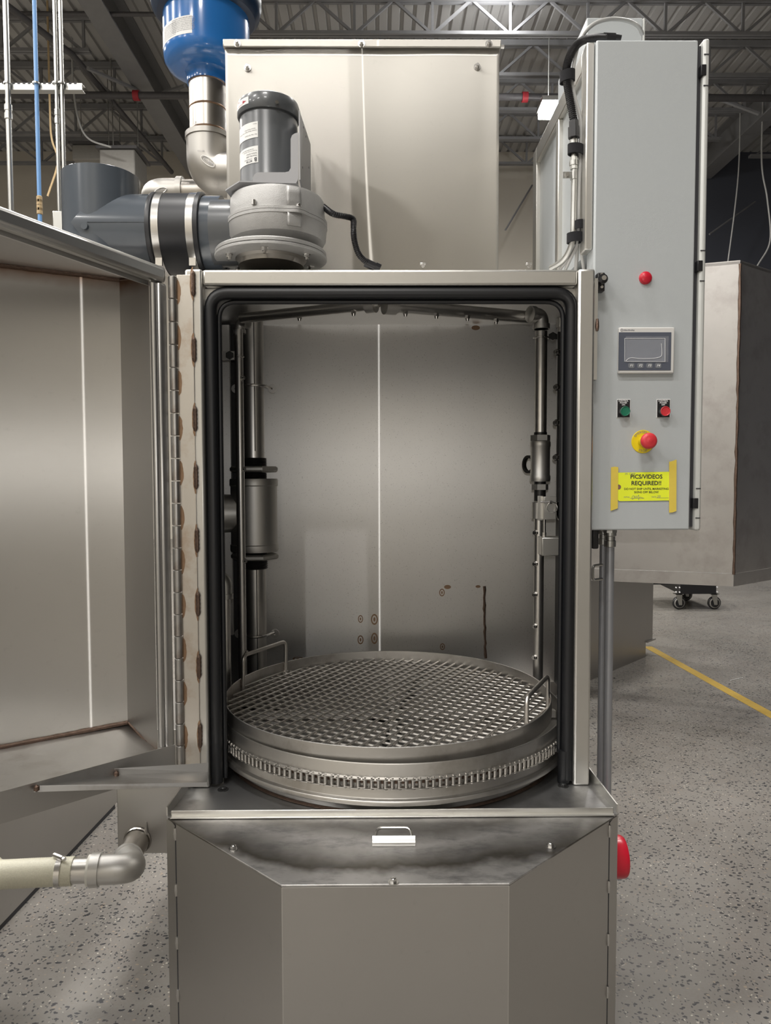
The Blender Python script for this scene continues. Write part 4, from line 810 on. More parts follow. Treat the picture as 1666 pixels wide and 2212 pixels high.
# ================================================================== polished housing on the roof
YH = 2.30; bx0, bx1 = P(489, 300, YH).x, P(1078, 300, YH).x; zt_h = P(780, 86, YH).z; zl_h = P(780, 104, YH).z
hs = thing('steel_housing', 'large polished sheet steel housing box standing on the washer roof', 'housing', ((bx0 + bx1) / 2, 2.7, ZR))
b = MB(); b.box(bx0, bx1, YH + 0.006, 3.1, ZR + 0.005, zl_h + 0.01); obj('body', b, M['box'], hs, bevel=0.002)
def oil(u, v):   # the thin front sheet is slightly oil-canned
    e = min(1, min(u, 1 - u) / 0.06)
    return V((bx0 + (bx1 - bx0) * u, YH + e * (0.0022 * math.exp(-((u - 0.572 - 0.02 * v) / 0.10) ** 2) * (0.45 + 0.55 * v) - 0.0014 * math.exp(-((u - 0.80) / 0.11) ** 2) + 0.0014 * math.exp(-((u - 0.93 - 0.05 * v) / 0.05) ** 2) + 0.0016 * math.exp(-((u - 0.10) / 0.08) ** 2 - ((v - 0.95) / 0.2) ** 2)), ZR + 0.005 + (zl_h - ZR) * v))
b = MB(); b.patch(oil, 90, 24); o = obj('front_sheet', b, M['box'], hs); so = o.modifiers.new('solid', 'SOLIDIFY'); so.thickness = 0.003; so.offset = -1 if o.data.polygons[0].normal.y < 0 else 1
b = MB(); b.box(bx0 - 0.006, bx1 + 0.005, YH - 0.005, 3.105, zl_h, zt_h); ld = obj('lid', b, M['box'], hs, bevel=0.003)
def stud(px, py, Y, parent, name='lid_bolt'):
    c = P(px, py, Y); b = MB(); b.cyl(c, c + V((0, -0.002, 0)), 0.0105, 18); b.cyl(c + V((0, -0.002, 0)), c + V((0, -0.009, 0)), 0.0072, 6); b.cyl(c + V((0, -0.009, 0)), c + V((0, -0.017, 0)), 0.0042, 10); return obj(name, b, M['bolt'], parent)
for px in (513, 781, 1056): stud(px, 95, YH - 0.005, ld)
for px, py in ((535, 147), (1031, 145)): stud(px, py, YH, hs, 'face_bolt')
c = P(1082, 101, YH); b = MB(); b.cyl(c, c + V((0.010, 0, 0)), 0.006, 6); obj('lid_bolt', b, M['bolt'], ld)

# ---- blower
Yb2 = 2.05
def zb_(py, Y=Yb2): return P(590, py, Y).z
bx_f, bx_h, bx_m = P(586, 548, Yb2).x, P(600, 460, Yb2).x, P(581, 280, Yb2).x
bl = thing('exhaust_blower', 'cast aluminium blower with dark grey motor on the washer roof', 'blower', (bx_f, Yb2, ZR))
z_f = zb_(554)
b = MB(); b.cyl((bx_f, Yb2, ZR + 0.004), (bx_f, Yb2, z_f - 0.010), 0.088, 40); b.lathe([(0.088, z_f - 0.016), (0.096, z_f - 0.0105), (0.088, z_f - 0.0105)], (bx_f, Yb2, 0), 40); obj('inlet_stub', b, M['brightpipe'], bl)
b = MB(); b.lathe([(0.06, z_f - 0.010), (0.150, z_f - 0.010), (0.151, z_f - 0.009), (0.151, z_f - 0.004), (0.150, z_f - 0.003), (0.06, z_f - 0.003)], (bx_f, Yb2, 0), 64, close=True); fl_ = obj('flange', b, M['alu'], bl)
b = MB(); b.lathe([(0.06, z_f - 0.001), (0.148, z_f - 0.001), (0.1495, z_f), (0.1495, z_f + 0.007), (0.147, z_f + 0.010), (0.10, z_f + 0.012), (0.06, z_f + 0.012)], (bx_f, Yb2, 0), 64, close=True); obj('flange', b, M['alu'], bl)
for k in range(6):
    a = radians(-90 + 60 * k); c = (bx_f + 0.118 * cos(a), Yb2 + 0.118 * sin(a), z_f - 0.010)
    b = MB(); b.cyl(c, V(c) + V((0, 0, -0.002)), 0.010, 16); b.cyl(V(c) + V((0, 0, -0.002)), V(c) + V((0, 0, -0.010)), 0.0075, 6); b.cyl(V(c) + V((0, 0, -0.010)), V(c) + V((0, 0, -0.016)), 0.0042, 8); obj('flange_bolt', b, M['bolt'], fl_)
zs0, zs1, zs2 = z_f + 0.012, zb_(450, 1.92), zb_(397, 1.93)
b = MB(); b.lathe([(0.098, zs0), (0.098, zs0 + 0.010), (0.112, zs0 + 0.018), (0.125, zs0 + 0.022), (0.130, zs0 + 0.030), (0.1325, zs1 - 0.008), (0.02, zs1 - 0.008), (0.02, zs0)], (bx_h, Yb2, 0), 64, close=True); lh_ = obj('lower_housing', b, M['alu'], bl)
def ears(z0, z1, rad, ear):
    pts = []
    for i in range(120):
        a = 2 * pi * i / 120; e = max(0.0, cos(3 * (a - radians(-60)))) ** 6 * ear; pts.append((bx_h + (rad + e) * cos(a), Yb2 + (rad + e) * sin(a), z0))
    return MB().prism(pts, (0, 0, z1 - z0))
obj('lower_flange', ears(zs1 - 0.0085, zs1 - 0.001, 0.134, 0.012), M['alu'], bl); uf = obj('upper_flange', ears(zs1, zs1 + 0.007, 0.134, 0.012), M['alu'], bl)
for a in (-60, 60, 180):
    a = radians(a); c = V((bx_h + 0.139 * cos(a), Yb2 + 0.139 * sin(a), zs1 + 0.007)); obj('housing_bolt', bolt_mesh(c, 0.0055, 0.005), M['bolt'], uf)
for px in (548,):
    c = P(px, 432, 1.925); b = MB(); b.cyl(c, c + V((0, 0, -0.012)), 0.006, 8); obj('housing_bolt', b, M['bolt'], uf)
b = MB(); b.lathe([(0.02, zs1 + 0.007), (0.129, zs1 + 0.007), (0.128, zs1 + 0.02), (0.126, zs2 - 0.008), (0.122, zs2), (0.02, zs2)], (bx_h, Yb2, 0), 64, close=True); obj('upper_housing', b, M['alu'], bl)
for (z0, z1, r0, r1) in ((zs0 + 0.03, zs1 - 0.009, 0.1325, 0.134), (zs1 + 0.008, zs2 - 0.006, 0.130, 0.128)):
    b = MB(); b.patch(lambda u, v: V((bx_h + (0.0035 + r0 + (r1 - r0) * v) * cos(radians(-72 + 16 * u)), Yb2 + (0.0035 + r0 + (r1 - r0) * v) * sin(radians(-72 + 16 * u)), z0 + (z1 - z0) * v)), 6, 3)
    o = obj('cast_rib', b, M['alu'], bl); so = o.modifiers.new('solid', 'SOLIDIFY'); so.thickness = 0.006; so.offset = -1
# outlet stub to the duct
za = zb_(508, 2.1)
b = MB(); b.cyl((P(466, 508, 2.1).x, 2.09, za), (bx_h - 0.02, 2.09, za), 0.0885, 40); obj('outlet_collar', b, M['motor'], bl)
# motor
zm0, zm1, zm2 = zs2 + 0.006, zb_(225, 1.97), zb_(203)
b = MB(); b.lathe([(0.01, zm0), (0.0785, zm0), (0.0785, zm0 + 0.024), (0.0775, zm0 + 0.026), (0.0775, zm1 - 0.012), (0.0755, zm1 - 0.006), (0.0755, zm1 + 0.01), (0.01, zm1 + 0.01)], (bx_m, Yb2, 0), 64, close=True); mo = obj('motor', b, M['motor'], bl, label='dark grey cylindrical motor')
b = MB(); b.lathe([(0.070, zm1 - 0.006), (0.0815, zm1 - 0.006), (0.083, zm1 - 0.003), (0.083, zm1 + 0.024), (0.080, zm1 + 0.034), (0.070, zm1 + 0.041), (0.04, zm1 + 0.045), (0.0006, zm1 + 0.046)], (bx_m, Yb2, 0), 64); obj('fan_cover', b, M['motor'], mo, label='domed motor fan cover')
a = radians(-68); c = V((bx_m + 0.084 * cos(a), Yb2 + 0.084 * sin(a), zm1 + 0.004)); b = MB(); b.cyl(c, c + V((cos(a), sin(a), 0)) * 0.006, 0.005, 10); obj('cover_screw', b, M['bolt'], mo)
def cylpatch(cx, cy, r, z0, z1, a0, a1, n=20):
    return MB().patch(lambda u, v: V((cx + r * cos(a0 + (a1 - a0) * u), cy + r * sin(a0 + (a1 - a0) * u), z0 + (z1 - z0) * v)), n, 2)
def cyltext(cx, cy, r, zc, ac, flip):
    s = -1 if flip else 1
    return lambda x_, y_: V((cx + r * cos(ac + s * x_ / r), cy + r * sin(ac + s * x_ / r), zc + s * y_))
ra0, ra1 = radians(-170), radians(-103)
Z1 = (P(545, 302, 1.99).z, P(545, 268, 1.99).z); Z2 = (P(545, 356, 1.99).z, P(545, 320, 1.99).z)
k1 = obj('upper_label', cylpatch(bx_m, Yb2, 0.0782, Z1[0], Z1[1], ra0, ra1), M['label'], mo, label='white sticker, upper')
k2 = obj('lower_label', cylpatch(bx_m, Yb2, 0.0782, Z2[0], Z2[1], ra0, ra1), M['label'], mo, label='white maker sticker, lower')
ac = radians(-128)
def mt(s, size, dz, da, zc, p, mat='ink', bold=0.0, al='LEFT'):
    text(s, size, M[mat], cyltext(bx_m, Yb2, 0.0786, zc + dz, ac + radians(da), True), p, align=al, bold=bold)
zc2 = (Z2[0] + Z2[1]) / 2; zc1 = (Z1[0] + Z1[1]) / 2
mt('B', 0.014, -0.0125, 22.5, zc2, k2, bold=0.0004); mt('BETTER', 0.0062, -0.0155, 12, zc2, k2, bold=0.0001); mt('ENGINEERING', 0.0045, -0.010, 12, zc2, k2, 'inkgrey')
mt('Waterflow: 80M', 0.0052, -0.003, 22.5, zc2, k2); mt('Serial #: 20102-1', 0.0052, 0.003, 22.5, zc2, k2)
mt('For parts or service, please call', 0.0036, 0.0095, 22.5, zc2, k2); mt('visit www.betterengineering.com', 0.0036, 0.014, 16, zc2, k2)
mt('Part. Title: XX Control', 0.0042, -0.012, 23, zc1, k1); mt('Conveyor Module  Blower Motor Assembly', 0.0038, -0.002, 23, zc1, k1); mt('Dynamic Washer Motor', 0.0038, 0.003, 20, zc1, k1); mt('Made in', 0.0034, 0.0145, 23, zc1, k1)
k3 = obj('rotation_label', cylpatch(bx_m, Yb2, 0.0836, zm1 + 0.006, zm1 + 0.024, radians(-172), radians(-120)), M['label'], mo, label='small white rotation arrow sticker')
f3 = cyltext(bx_m, Yb2, 0.0841, zm1 + 0.014, radians(-143), False)
b = MB(); b.add([f3(-0.030, -0.0008), f3(0.012, -0.0008), f3(0.012, 0.0008), f3(-0.030, 0.0008)], [(0, 1, 2, 3)]); b.add([f3(0.012, -0.004), f3(0.026, 0), f3(0.012, 0.004)], [(0, 1, 2)]); obj('arrow', b, M['redink'], mo, smooth=False, label='dark red arrow')
text('ROTATION', 0.0045, M['redink'], cyltext(bx_m, Yb2, 0.0841, zm1 + 0.0095, radians(-143), False), mo); text('GIRO', 0.0045, M['redink'], cyltext(bx_m, Yb2, 0.0841, zm1 + 0.0205, radians(-150), False), mo)
# motor bracket of bent grey sheet
Yk1 = 1.962
pts = [(545, 395), (546, 384), (550, 376), (556, 372), (616, 372), (624, 370), (628, 363), (628, 300), (631, 292), (637, 288), (645, 286), (645, 386), (640, 395)]
b = MB(); b.prism([P(x_, y_, Yk1) for x_, y_ in pts], (0, 0.003, 0)); bkt = obj('motor_bracket', b, M['bracket'], bl, smooth=False)
xs = P(645, 300, Yk1).x + 0.001
sp_ = [P(645, 238, Yk1), P(645, 388, Yk1)]; za_, zb2 = sp_[0].z, sp_[1].z
b = MB(); b.prism([(xs, Yk1, zb2), (xs, 2.27, zb2 - 0.03), (xs, 2.27, P(668, 312, 2.27).z), (xs, Yk1 + 0.02, za_), (xs, Yk1, za_)], (0.003, 0, 0)); obj('bracket_side', b, M['bracket'], bl, smooth=False)
b = MB(); zpl = zs2 + 0.0005; b.prism([P(640, 396, Yk1 - 0.01), P(517, 393, Yk1 - 0.01), P(487, 412, 1.99), P(487, 412, 1.99) + V((0.0, 0.16, 0.02)), V((xs, 2.2, zpl + 0.01)), V((xs, Yk1, zpl + 0.002))], (0, 0, 0.003)); obj('mount_plate', b, M['bracket'], bl, smooth=False)
for py, Y_ in ((265, 2.05), (285, 2.12), (352, 2.02), (352, 2.2)):
    b = MB(); zz_ = P(655, py + 10, Y_).z; b.cyl((xs + 0.002, Y_, zz_), (xs + 0.0038, Y_, zz_), 0.003, 8); obj('bracket_hole', b, M['ink'], bkt)
# corrugated motor cable
Yq2 = 2.02
pp = [P(698, 446, 2.05), P(720, 462, Yq2), P(748, 468, Yq2), P(763, 474, Yq2), P(764, 495, Yq2), P(766, 520, Yq2 + 0.02), P(776, 550, Yq2 + 0.05), P(796, 570, Yq2 + 0.08)]
pp = curve_pts(pp, 16)
cb_ = thing('motor_cable', 'short black corrugated cable running from the blower to the roof', 'cable', pp[len(pp) // 2])
b = MB(); b.tube(pp, [0.0085 if (i // 1) % 2 else 0.0068 for i in range(len(pp))], 14); obj('corrugated_sleeve', b, M['black'], cb_)
b = MB(); d = V((0.8, 0.1, -0.35)).normalized(); e = pp[-1]; b.cyl(e - d * 0.01, e + d * 0.02, 0.0125, 10); b.cyl(e + d * 0.02, e + d * 0.035, 0.015, 8); obj('end_gland', b, M['black'], cb_)

# ---- duct: vertical pipe, side branch, rubber sleeve
Yd2 = 2.12; xv = P(219, 420, Yd2).x; za = P(400, 508, Yd2).z; rv_ = 0.1035
du = thing('exhaust_duct', 'dark grey plastic duct tee standing behind the top of the open door', 'duct', (xv, Yd2, za - 0.2))
zt2 = P(219, 351, Yd2 - rv_).z
b = MB(); b.lathe([(rv_, za - 0.22), (rv_, zt2), (rv_ - 0.001, zt2 + 0.0008), (rv_ - 0.006, zt2 + 0.0008), (rv_ - 0.007, zt2), (rv_ - 0.007, za - 0.22)], (xv, Yd2, 0), 56, close=True); obj('vertical_pipe', b, M['pvc'], du)
xr_ = P(338, 508, Yd2).x; n_ = 48; b = MB(); vs0, vs1 = [], []
for i in range(n_):
    a = 2 * pi * i / n_; yy, zz_ = Yd2 + 0.106 * cos(a), za + 0.106 * sin(a)
    q = abs(sin(a)); vs0.append((xv - 0.045 + 0.085 * q, yy, zz_)); vs1.append((xr_, yy, zz_))
b.add(vs0 + vs1, [(i, (i + 1) % n_, n_ + (i + 1) % n_, n_ + i) for i in range(n_)] + [tuple(range(n_))[::-1], tuple(range(n_, 2 * n_))]); obj('branch_pipe', b, M['pvc'], du)
b = MB(); b.tube([V((xv + 0.0, Yd2 - 0.1072, za + 0.001)), V((xr_, Yd2 - 0.1062, za + 0.001))], 0.0012, 6); obj('mould_line', b, M['pvc'], du)
c = P(187, 491, Yd2 - 0.1); b = MB(); b.cyl(c + V((0.004, 0.05, 0)), c + V((-0.002, -0.012, 0)), 0.011, 18, 0.009); obj('moulded_boss', b, M['pvc'], du)
x1_, x2_ = P(338, 508, Yd2).x, P(447, 508, Yd2).x
sv = thing('rubber_coupling', 'black rubber duct sleeve held by two steel band clamps', 'coupling', ((x1_ + x2_) / 2, Yd2, za))
b = MB(); b.lathe([(0.104, 0), (0.110, 0), (0.112, 0.004), (0.112, 0.012), (0.1085, 0.016), (0.1085, x2_ - x1_ - 0.016), (0.112, x2_ - x1_ - 0.012), (0.112, x2_ - x1_ - 0.002), (0.109, x2_ - x1_), (0.104, x2_ - x1_)], (x1_, Yd2, za), 56, axis=(1, 0, 0), close=True); obj('sleeve', b, M['rubber'], sv)
for xc in (x1_ + 0.026, x2_ - 0.024):
    b = MB(); b.lathe([(0.1088, -0.0095), (0.1105, -0.0095), (0.1105, 0.0095), (0.1088, 0.0095)], (xc, Yd2, za), 56, axis=(1, 0, 0), close=True); bc = obj('band_clamp', b, M['bolt'], sv, label='shiny steel band clamp')
    a = radians(-128); b = MB(); c = V((xc, Yd2 + 0.1115 * cos(a), za + 0.1115 * sin(a))); b.box(c.x - 0.009, c.x + 0.009, c.y - 0.004, c.y + 0.004, c.z - 0.016, c.z + 0.016); obj('clamp_lug', b, M['bolt'], bc)
x3_ = P(480, 508, Yd2).x
b = MB(); b.lathe([(0.09, 0), (0.1025, 0), (0.1025, x3_ - x2_ + 0.01), (0.09, x3_ - x2_ + 0.01)], (x2_ - 0.004, Yd2, za), 56, axis=(1, 0, 0), close=True); sk = obj('duct_socket', b, M['pvc'], sv, label='dark plastic duct socket')
c = P(479, 508, Yd2 - 0.1); b = MB(); b.cyl(c, c + V((0, -0.005, 0)), 0.0085, 16); obj('socket_screw', b, M['bolt'], sk)

# ---- steel vent pipe, blue filter canister, second elbow
Yv2 = 2.8; xv2 = P(449, 230, Yv2).x; zv = lambda py: P(449, py, Yv2).z
vp = thing('vent_pipe', 'stainless vent pipe with a cast elbow under the blue canister', 'pipe', (xv2, Yv2, zv(400)))
b = MB(); b.cyl((xv2, Yv2, zv(292)), (xv2, Yv2, zv(180)), 0.0665, 40); obj('pipe', b, M['brightpipe'], vp)
for py, r_ in ((238, 0.0685), (183, 0.0695), (287, 0.0685)):
    b = MB(); b.lathe([(0.066, -0.005), (r_, 0), (0.066, 0.005)], (xv2, Yv2, zv(py)), 40); obj('weld_ring', b, M['tint'], vp, label='brown weld ring')
zc_ = zv(378); b = MB(); b.tube(rounded([(xv2, Yv2, zv(300)), (xv2, Yv2, zc_ + 0.0), (xv2 + 0.165, Yv2, zc_)], 0.135, 16), 0.079, 40); b.lathe([(0.07, 0), (0.083, 0), (0.083, 0.018), (0.07, 0.018)], (xv2, Yv2, zv(304)), 40, close=True); ev = obj('elbow', b, M['castvent'], vp, label='cast steel elbow with raised oval mark')
def surf_oval(c, u, v_, nrm, w, h, par, mat, txt, size):
    n = 28; b = MB(); ring = [V(c) + u * (w * cos(2 * pi * i / n)) + v_ * (h * sin(2 * pi * i / n)) for i in range(n)]; b.tube(ring, 0.0016, 6, closed=True); k = obj('raised_oval', b, mat, par)
    text(txt, size, M['inkgrey'], lambda x_, y_: V(c) + u * x_ + v_ * y_ + nrm * 0.001, par)
u = V((0.80, 0, -0.6)); v_ = V((0.6, 0, 0.8)); c = P(449, 348, Yv2 - 0.083); surf_oval(c, u, v_, V((0, -1, 0)), 0.029, 0.012, ev, M['cast'], 'TC-304', 0.015)
text('A351 CF8', 0.006, M['inkgrey'], flat(P(434, 326, Yv2 - 0.081)), ev)
text('TP304', 0.012, M['inkgrey'], lambda x_, y_, c=P(424, 272, Yv2 - 0.064): c + V((-y_, -0.001, x_)), vp)
cn = thing('filter_canister', 'blue enamelled filter canister with a white notice label', 'canister', (xv2, Yv2, zv(180)))
b = MB(); b.lathe([(0.068, zv(184)), (0.0735, zv(184)), (0.0735, zv(166)), (0.080, zv(160)), (0.118, zv(158)), (0.140, zv(151)), (0.151, zv(140)), (0.154, zv(128)), (0.154, zv(-10)), (0.06, zv(-10))], (xv2, Yv2, 0), 64); bd = obj('body', b, M['blue'], cn)
b = MB(); zt3 = P(449, 40, Yv2).z + 0.05; b.lathe([(0.150, zt3 - 0.055), (0.175, zt3 - 0.05), (0.192, zt3 - 0.03), (0.199, zt3), (0.199, zt3 + 0.12), (0.150, zt3 + 0.12)], (xv2, Yv2, 0), 64, close=True); obj('head_ring', b, M['darkblue'], cn, label='dark blue flared head')
zl0, zl1 = P(430, 72, Yv2 - 0.15).z, P(430, 33, Yv2 - 0.15).z; al0, al1 = radians(-176), radians(-96)
lb_ = obj('notice_label', cylpatch(xv2, Yv2, 0.1545, zl0, zl1, al0, al1), M['label'], cn, label='white notice label')
rows = 9; lh2 = (zl1 - zl0)
for ci, (a0_, w_c) in enumerate(((-150, 0.052), (-123, 0.060))):
    s_ = '\n'.join(''.join(random.choice('abcdefghiklmnoprstuvwy      ') for _ in range(30)) for _ in range(rows))
    f_ = cyltext(xv2, Yv2, 0.1549, zl0 + lh2 * (0.46 if ci == 0 else 0.56), radians(a0_ + 13), False); text('WARNING: READ BEFORE SERVICE\n' + '\n'.join(['disconnect power and allow unit to cool', 'replace element when pressure exceeds', 'the marked limit, wear eye protection', 'do not operate without filter in place', 'inspect gasket and band at each change', 'dispose of used media as local rules say', 'use only approved replacement parts']), 0.0060, M['inkgrey'], f_, lb_)
b = MB()
for k in range(4): b.patch(lambda u, v, k=k: V((xv2 + 0.155 * cos(radians(-174 + 16 * u)), Yv2 + 0.155 * sin(radians(-174 + 16 * u)), zl0 + lh2 * (0.25 + 0.16 * k + 0.04 * v))), 4, 1)
obj('label_stripes', b, M['tan'], cn)
Y5 = 3.0; c0 = P(395, 410, Y5)
se = thing('side_elbow_pipe', 'second cast elbow lying level behind the rubber sleeve', 'pipe', c0)
zc_ = P(395, 418, Y5).z; b = MB(); b.tube(rounded([(P(345, 410, Y5).x, Y5 + 0.30, zc_ - 0.05), (P(333, 410, Y5).x - 0.01, Y5, zc_), (P(392, 410, Y5).x, Y5, zc_)], 0.11, 14), 0.056, 32); b.lathe([(0.05, 0), (0.063, 0), (0.063, 0.022), (0.05, 0.022)], (P(392, 410, Y5).x - 0.012, Y5, zc_), 32, axis=(1, 0, 0), close=True); e2 = obj('elbow', b, M['castvent'], se)
b = MB(); b.cyl((P(395, 410, Y5).x, Y5, zc_), (bx0 - 0.002, Y5, zc_), 0.052, 32); obj('pipe', b, M['brightpipe'], se)
surf_oval(P(347, 412, Y5 - 0.058), V((0.95, 0, 0.3)), V((-0.3, 0, 0.95)), V((0, -1, 0)), 0.024, 0.010, e2, M['cast'], 'TC-F', 0.013)

# ================================================================== control cabinet
YC = 1.90; zc0, zc1 = P(1390, 1145, YC).z, P(1390, 86, YC).z; xc0, xc1 = P(1283, 600, YC).x, P(1500, 600, YC).x
cc_ = thing('control_cabinet', 'tall grey electrical control cabinet with buttons and a small screen', 'cabinet', ((xc0 + xc1) / 2, 2.2, zc0))
b = MB(); b.box(xc0, xc1, YC, 1.97, zc0, zc1); obj('body', b, M['grey'], cc_, bevel=0.004)
b = MB(); b.box(xc0 + 0.001, xc1 - 0.002, 1.9705, 2.5, 2.075, zc1); obj('rear_body', b, M['grey'], cc_, bevel=0.004)
xf0, xf1 = xc1 + 0.012, xc1 + 0.028
b = MB(); b.box(xf0, xf1, YC - 0.004, 2.51, zc0 - 0.002, zc1 + 0.003); cd = obj('side_door', b, M['greylip'], cc_, bevel=0.006, label='pale lip of the side door')
b = MB(); b.box(xc1 + 0.0003, xf0, YC + 0.012, 2.49, zc0 + 0.008, zc1 - 0.008); obj('door_gasket', b, M['ink'], cc_, label='dark gap between body and side door')
for py in (153, 575, 1087):
    c = P(1509 - (py - 90) * 0.010, py, YC); L = m_(11, YC); b = MB(); b.box(xf0 - 0.006, xf0 + 0.007, YC - 0.006, YC + 0.012, c.z - L, c.z + L); h_ = obj('hinge', b, M['black'], cc_, bevel=0.001)
    for d_ in (-1, 1): b = MB(); b.box(xf0 + 0.001, xf1 - 0.003, YC - 0.0052, YC - 0.003, c.z + d_ * 2.9 * L - 0.0012, c.z + d_ * 2.9 * L + 0.0012); obj('lip_notch', b, M['ink'], h_)
# pilot light, panel, buttons
def yf(px, py, e=0.0): return P(px, py, YC - e)
def disc(name, px, py, prof, mat, parent, n=32, **k):
    c = P(px, py, YC); b = MB(); b.lathe(prof, c, n, axis=(0, -1, 0)); return obj(name, b, mat, parent, **k)
s_ = YC / F
disc('pilot_light', 1394, 601, [(0.0005, 0.012), (0.010, 0.0115), (0.0135, 0.009), (0.0142, 0.006), (0.0158, 0.005), (0.0160, 0.0)], M['red'], cc_, label='round red pilot light')
c0, c1 = P(1334, 709, YC), P(1452, 808, YC)
b = MB(); b.box(c0.x, c1.x, YC - 0.014, YC, c1.z, c0.z); hm = obj('operator_panel', b, M['hmi'], cc_, bevel=0.003, label='silver framed operator panel')
q0, q1 = P(1337, 717.5, YC - 0.014), P(1450, 800, YC - 0.014); e0_, e1_ = P(1337, 718, YC - 0.014), P(1449, 800, YC - 0.014)
b = MB(); b.box(e0_.x, e1_.x, YC - 0.0152, YC - 0.0139, e1_.z, e0_.z); obj('overlay', b, M['hmidark'], hm)
e0_, e1_ = P(1349, 731, YC - 0.015), P(1438, 782, YC - 0.015); b = MB(); b.box(e0_.x, e1_.x, YC - 0.0158, YC - 0.0151, e1_.z, e0_.z); obj('screen', b, M['screen'], hm)
b = MB(); nU, nV = 26, 16; fx0, fx1, fz0, fz1 = P(1347.5, 729, YC).x, P(1439, 729, YC).x, P(1350, 784, YC).z, P(1350, 729, YC).z
rngf = random.Random(3)
def filmf(u, v):
    e = min(u, 1 - u, v, 1 - v); bump = 0.0022 * max(0, 1 - e / 0.1) * (0.6 + 0.4 * sin(17 * u + 11 * v)); 
    for (cu, cv, rr) in ((0.72, 0.52, 0.07), (0.56, 0.26, 0.06), (0.27, 0.6, 0.05)): bump += 0.0018 * max(0, 1 - ((u - cu) ** 2 + ((v - cv) * 0.6) ** 2) / rr ** 2)
    return V((fx0 + (fx1 - fx0) * u, YC - 0.0163 - bump, fz0 + (fz1 - fz0) * v))
b.patch(filmf, nU, nV); obj('protective_film', b, M['film'], hm, label='wrinkled clear protective film')
for a, c in (((1350.5, 731), (1437, 731)), ((1350, 731), (1350, 781)), ((1437, 731), (1437, 782)), ((1352, 781), (1436, 781.5))):
    b = MB(); b.tube([P(a[0], a[1], YC - 0.0172), P(c[0], c[1], YC - 0.0172)], 0.0005, 5); obj('film_crease', b, M['white'], hm)
b = MB(); b.tube(curve_pts([P(*q, YC - 0.018) for q in ((1352, 780), (1362, 773), (1385, 774.5), (1410, 774), (1426, 771), (1430, 764), (1429, 742))]), 0.0005, 5); obj('film_crease', b, M['white'], hm)
for i, px in enumerate((1364, 1383.5, 1403, 1422)):
    c = P(px, 790, YC - 0.015); b = MB(); w = 0.0078; n = 20; b.prism([(c.x + w * (abs(cos(2 * pi * j / n)) ** 0.5) * (1 if cos(2 * pi * j / n) > 0 else -1), c.y, c.z + 0.0066 * (abs(sin(2 * pi * j / n)) ** 0.5) * (1 if sin(2 * pi * j / n) > 0 else -1)) for j in range(n)], (0, -0.0012, 0)); obj('key', b, M['key'], hm)
    text('F%d' % (i + 1), 0.0085, M['white'], flat((c.x, YC - 0.0163, c.z)), hm, shear=0.25, bold=0.0001)
text('Allen-Bradley', 0.0052, M['inkgrey'], flat(P(1359, 713.2, YC - 0.0142)), hm, bold=0.00015)
c = P(1343.5, 713, YC - 0.0142); b = MB(); b.lathe([(0.0022, 0.0), (0.0022, 0.0004), (0.0034, 0.0004), (0.0034, 0.0)], c, 8, axis=(0, -1, 0), close=True); obj('emblem', b, M['inkgrey'], hm, label='small round maker emblem')
for px, cap, word in ((1347, 'green', 'ON'), (1433, 'redcap', 'OFF')):
    c0, c1 = P(px - 14.2, 862, YC), P(px + 14.2, 902, YC)
    b = MB(); b.box(c0.x, c1.x, YC - 0.0018, YC, c1.z, c0.z); o = obj('legend_plate', b, M['white'], cc_)
    b = MB(); b.box(c0.x + 0.0012, c1.x - 0.0012, YC - 0.0024, YC - 0.0017, c1.z + 0.0005, c0.z - 0.0022); obj('legend_face', b, M['black'], o)
    for j, s in enumerate(('CONTROL', 'POWER', word)): text(s, 0.0052, M['white'], flat(P(px, 866.2 + 4.2 * j, YC - 0.0026)), o, bold=0.00015)
    c = P(px - 1.2, 889.5, YC); b = MB(); b.lathe([(0.0005, 0.018), (0.0105, 0.018), (0.0115, 0.0185), (0.0125, 0.0185), (0.0125, 0.0025), (0.0145, 0.0024), (0.0145, 0.0)], c, 32, axis=(0, -1, 0)); bt = obj('button_barrel', b, M['black'], o)
    b = MB(); b.lathe([(0.0005, 0.0185), (0.0095, 0.0190), (0.0112, 0.021), (0.0122, 0.0205), (0.0125, 0.0165)], c, 32, axis=(0, -1, 0)); o2 = obj('button_cap', b, M[cap], o, label='green push button' if cap == 'green' else 'red push button')
es = disc('stop_ring', 1389, 954, [(0.010, 0.0030), (0.0285, 0.0028), (0.0296, 0.0018), (0.0298, 0.0)], M['yellow'], cc_, 48, label='yellow emergency stop ring')
c = P(1389, 954, YC - 0.003); rr_ = 0.0243
text('EMERGENCY', 0.0088, M['inkgrey'], lambda x_, y_: c + V((sin(x_ / rr_) * (rr_ + y_), -0.0006, cos(x_ / rr_) * (rr_ + y_))), es)
text('STOP', 0.0088, M['inkgrey'], lambda x_, y_: c + V((sin(x_ / rr_) * (rr_ - y_), -0.0006, -cos(x_ / rr_) * (rr_ - y_))), es, spacing=1.15)
b = MB(); b.lathe([(0.0005, 0.034), (0.0125, 0.034), (0.0132, 0.032), (0.0128, 0.004), (0.0128, 0.0)], c, 28, axis=(0, -1, 0)); obj('stop_stem', b, M['yellow'], es)
b = MB(); b.lathe([(0.0005, 0.053), (0.006, 0.0532), (0.0075, 0.0522), (0.012, 0.0525), (0.0175, 0.050), (0.0200, 0.046), (0.0203, 0.040), (0.0185, 0.034), (0.012, 0.033)], c, 40, axis=(0, -1, 0)); obj('stop_mushroom', b, M['redcap'], es, label='red mushroom stop button')
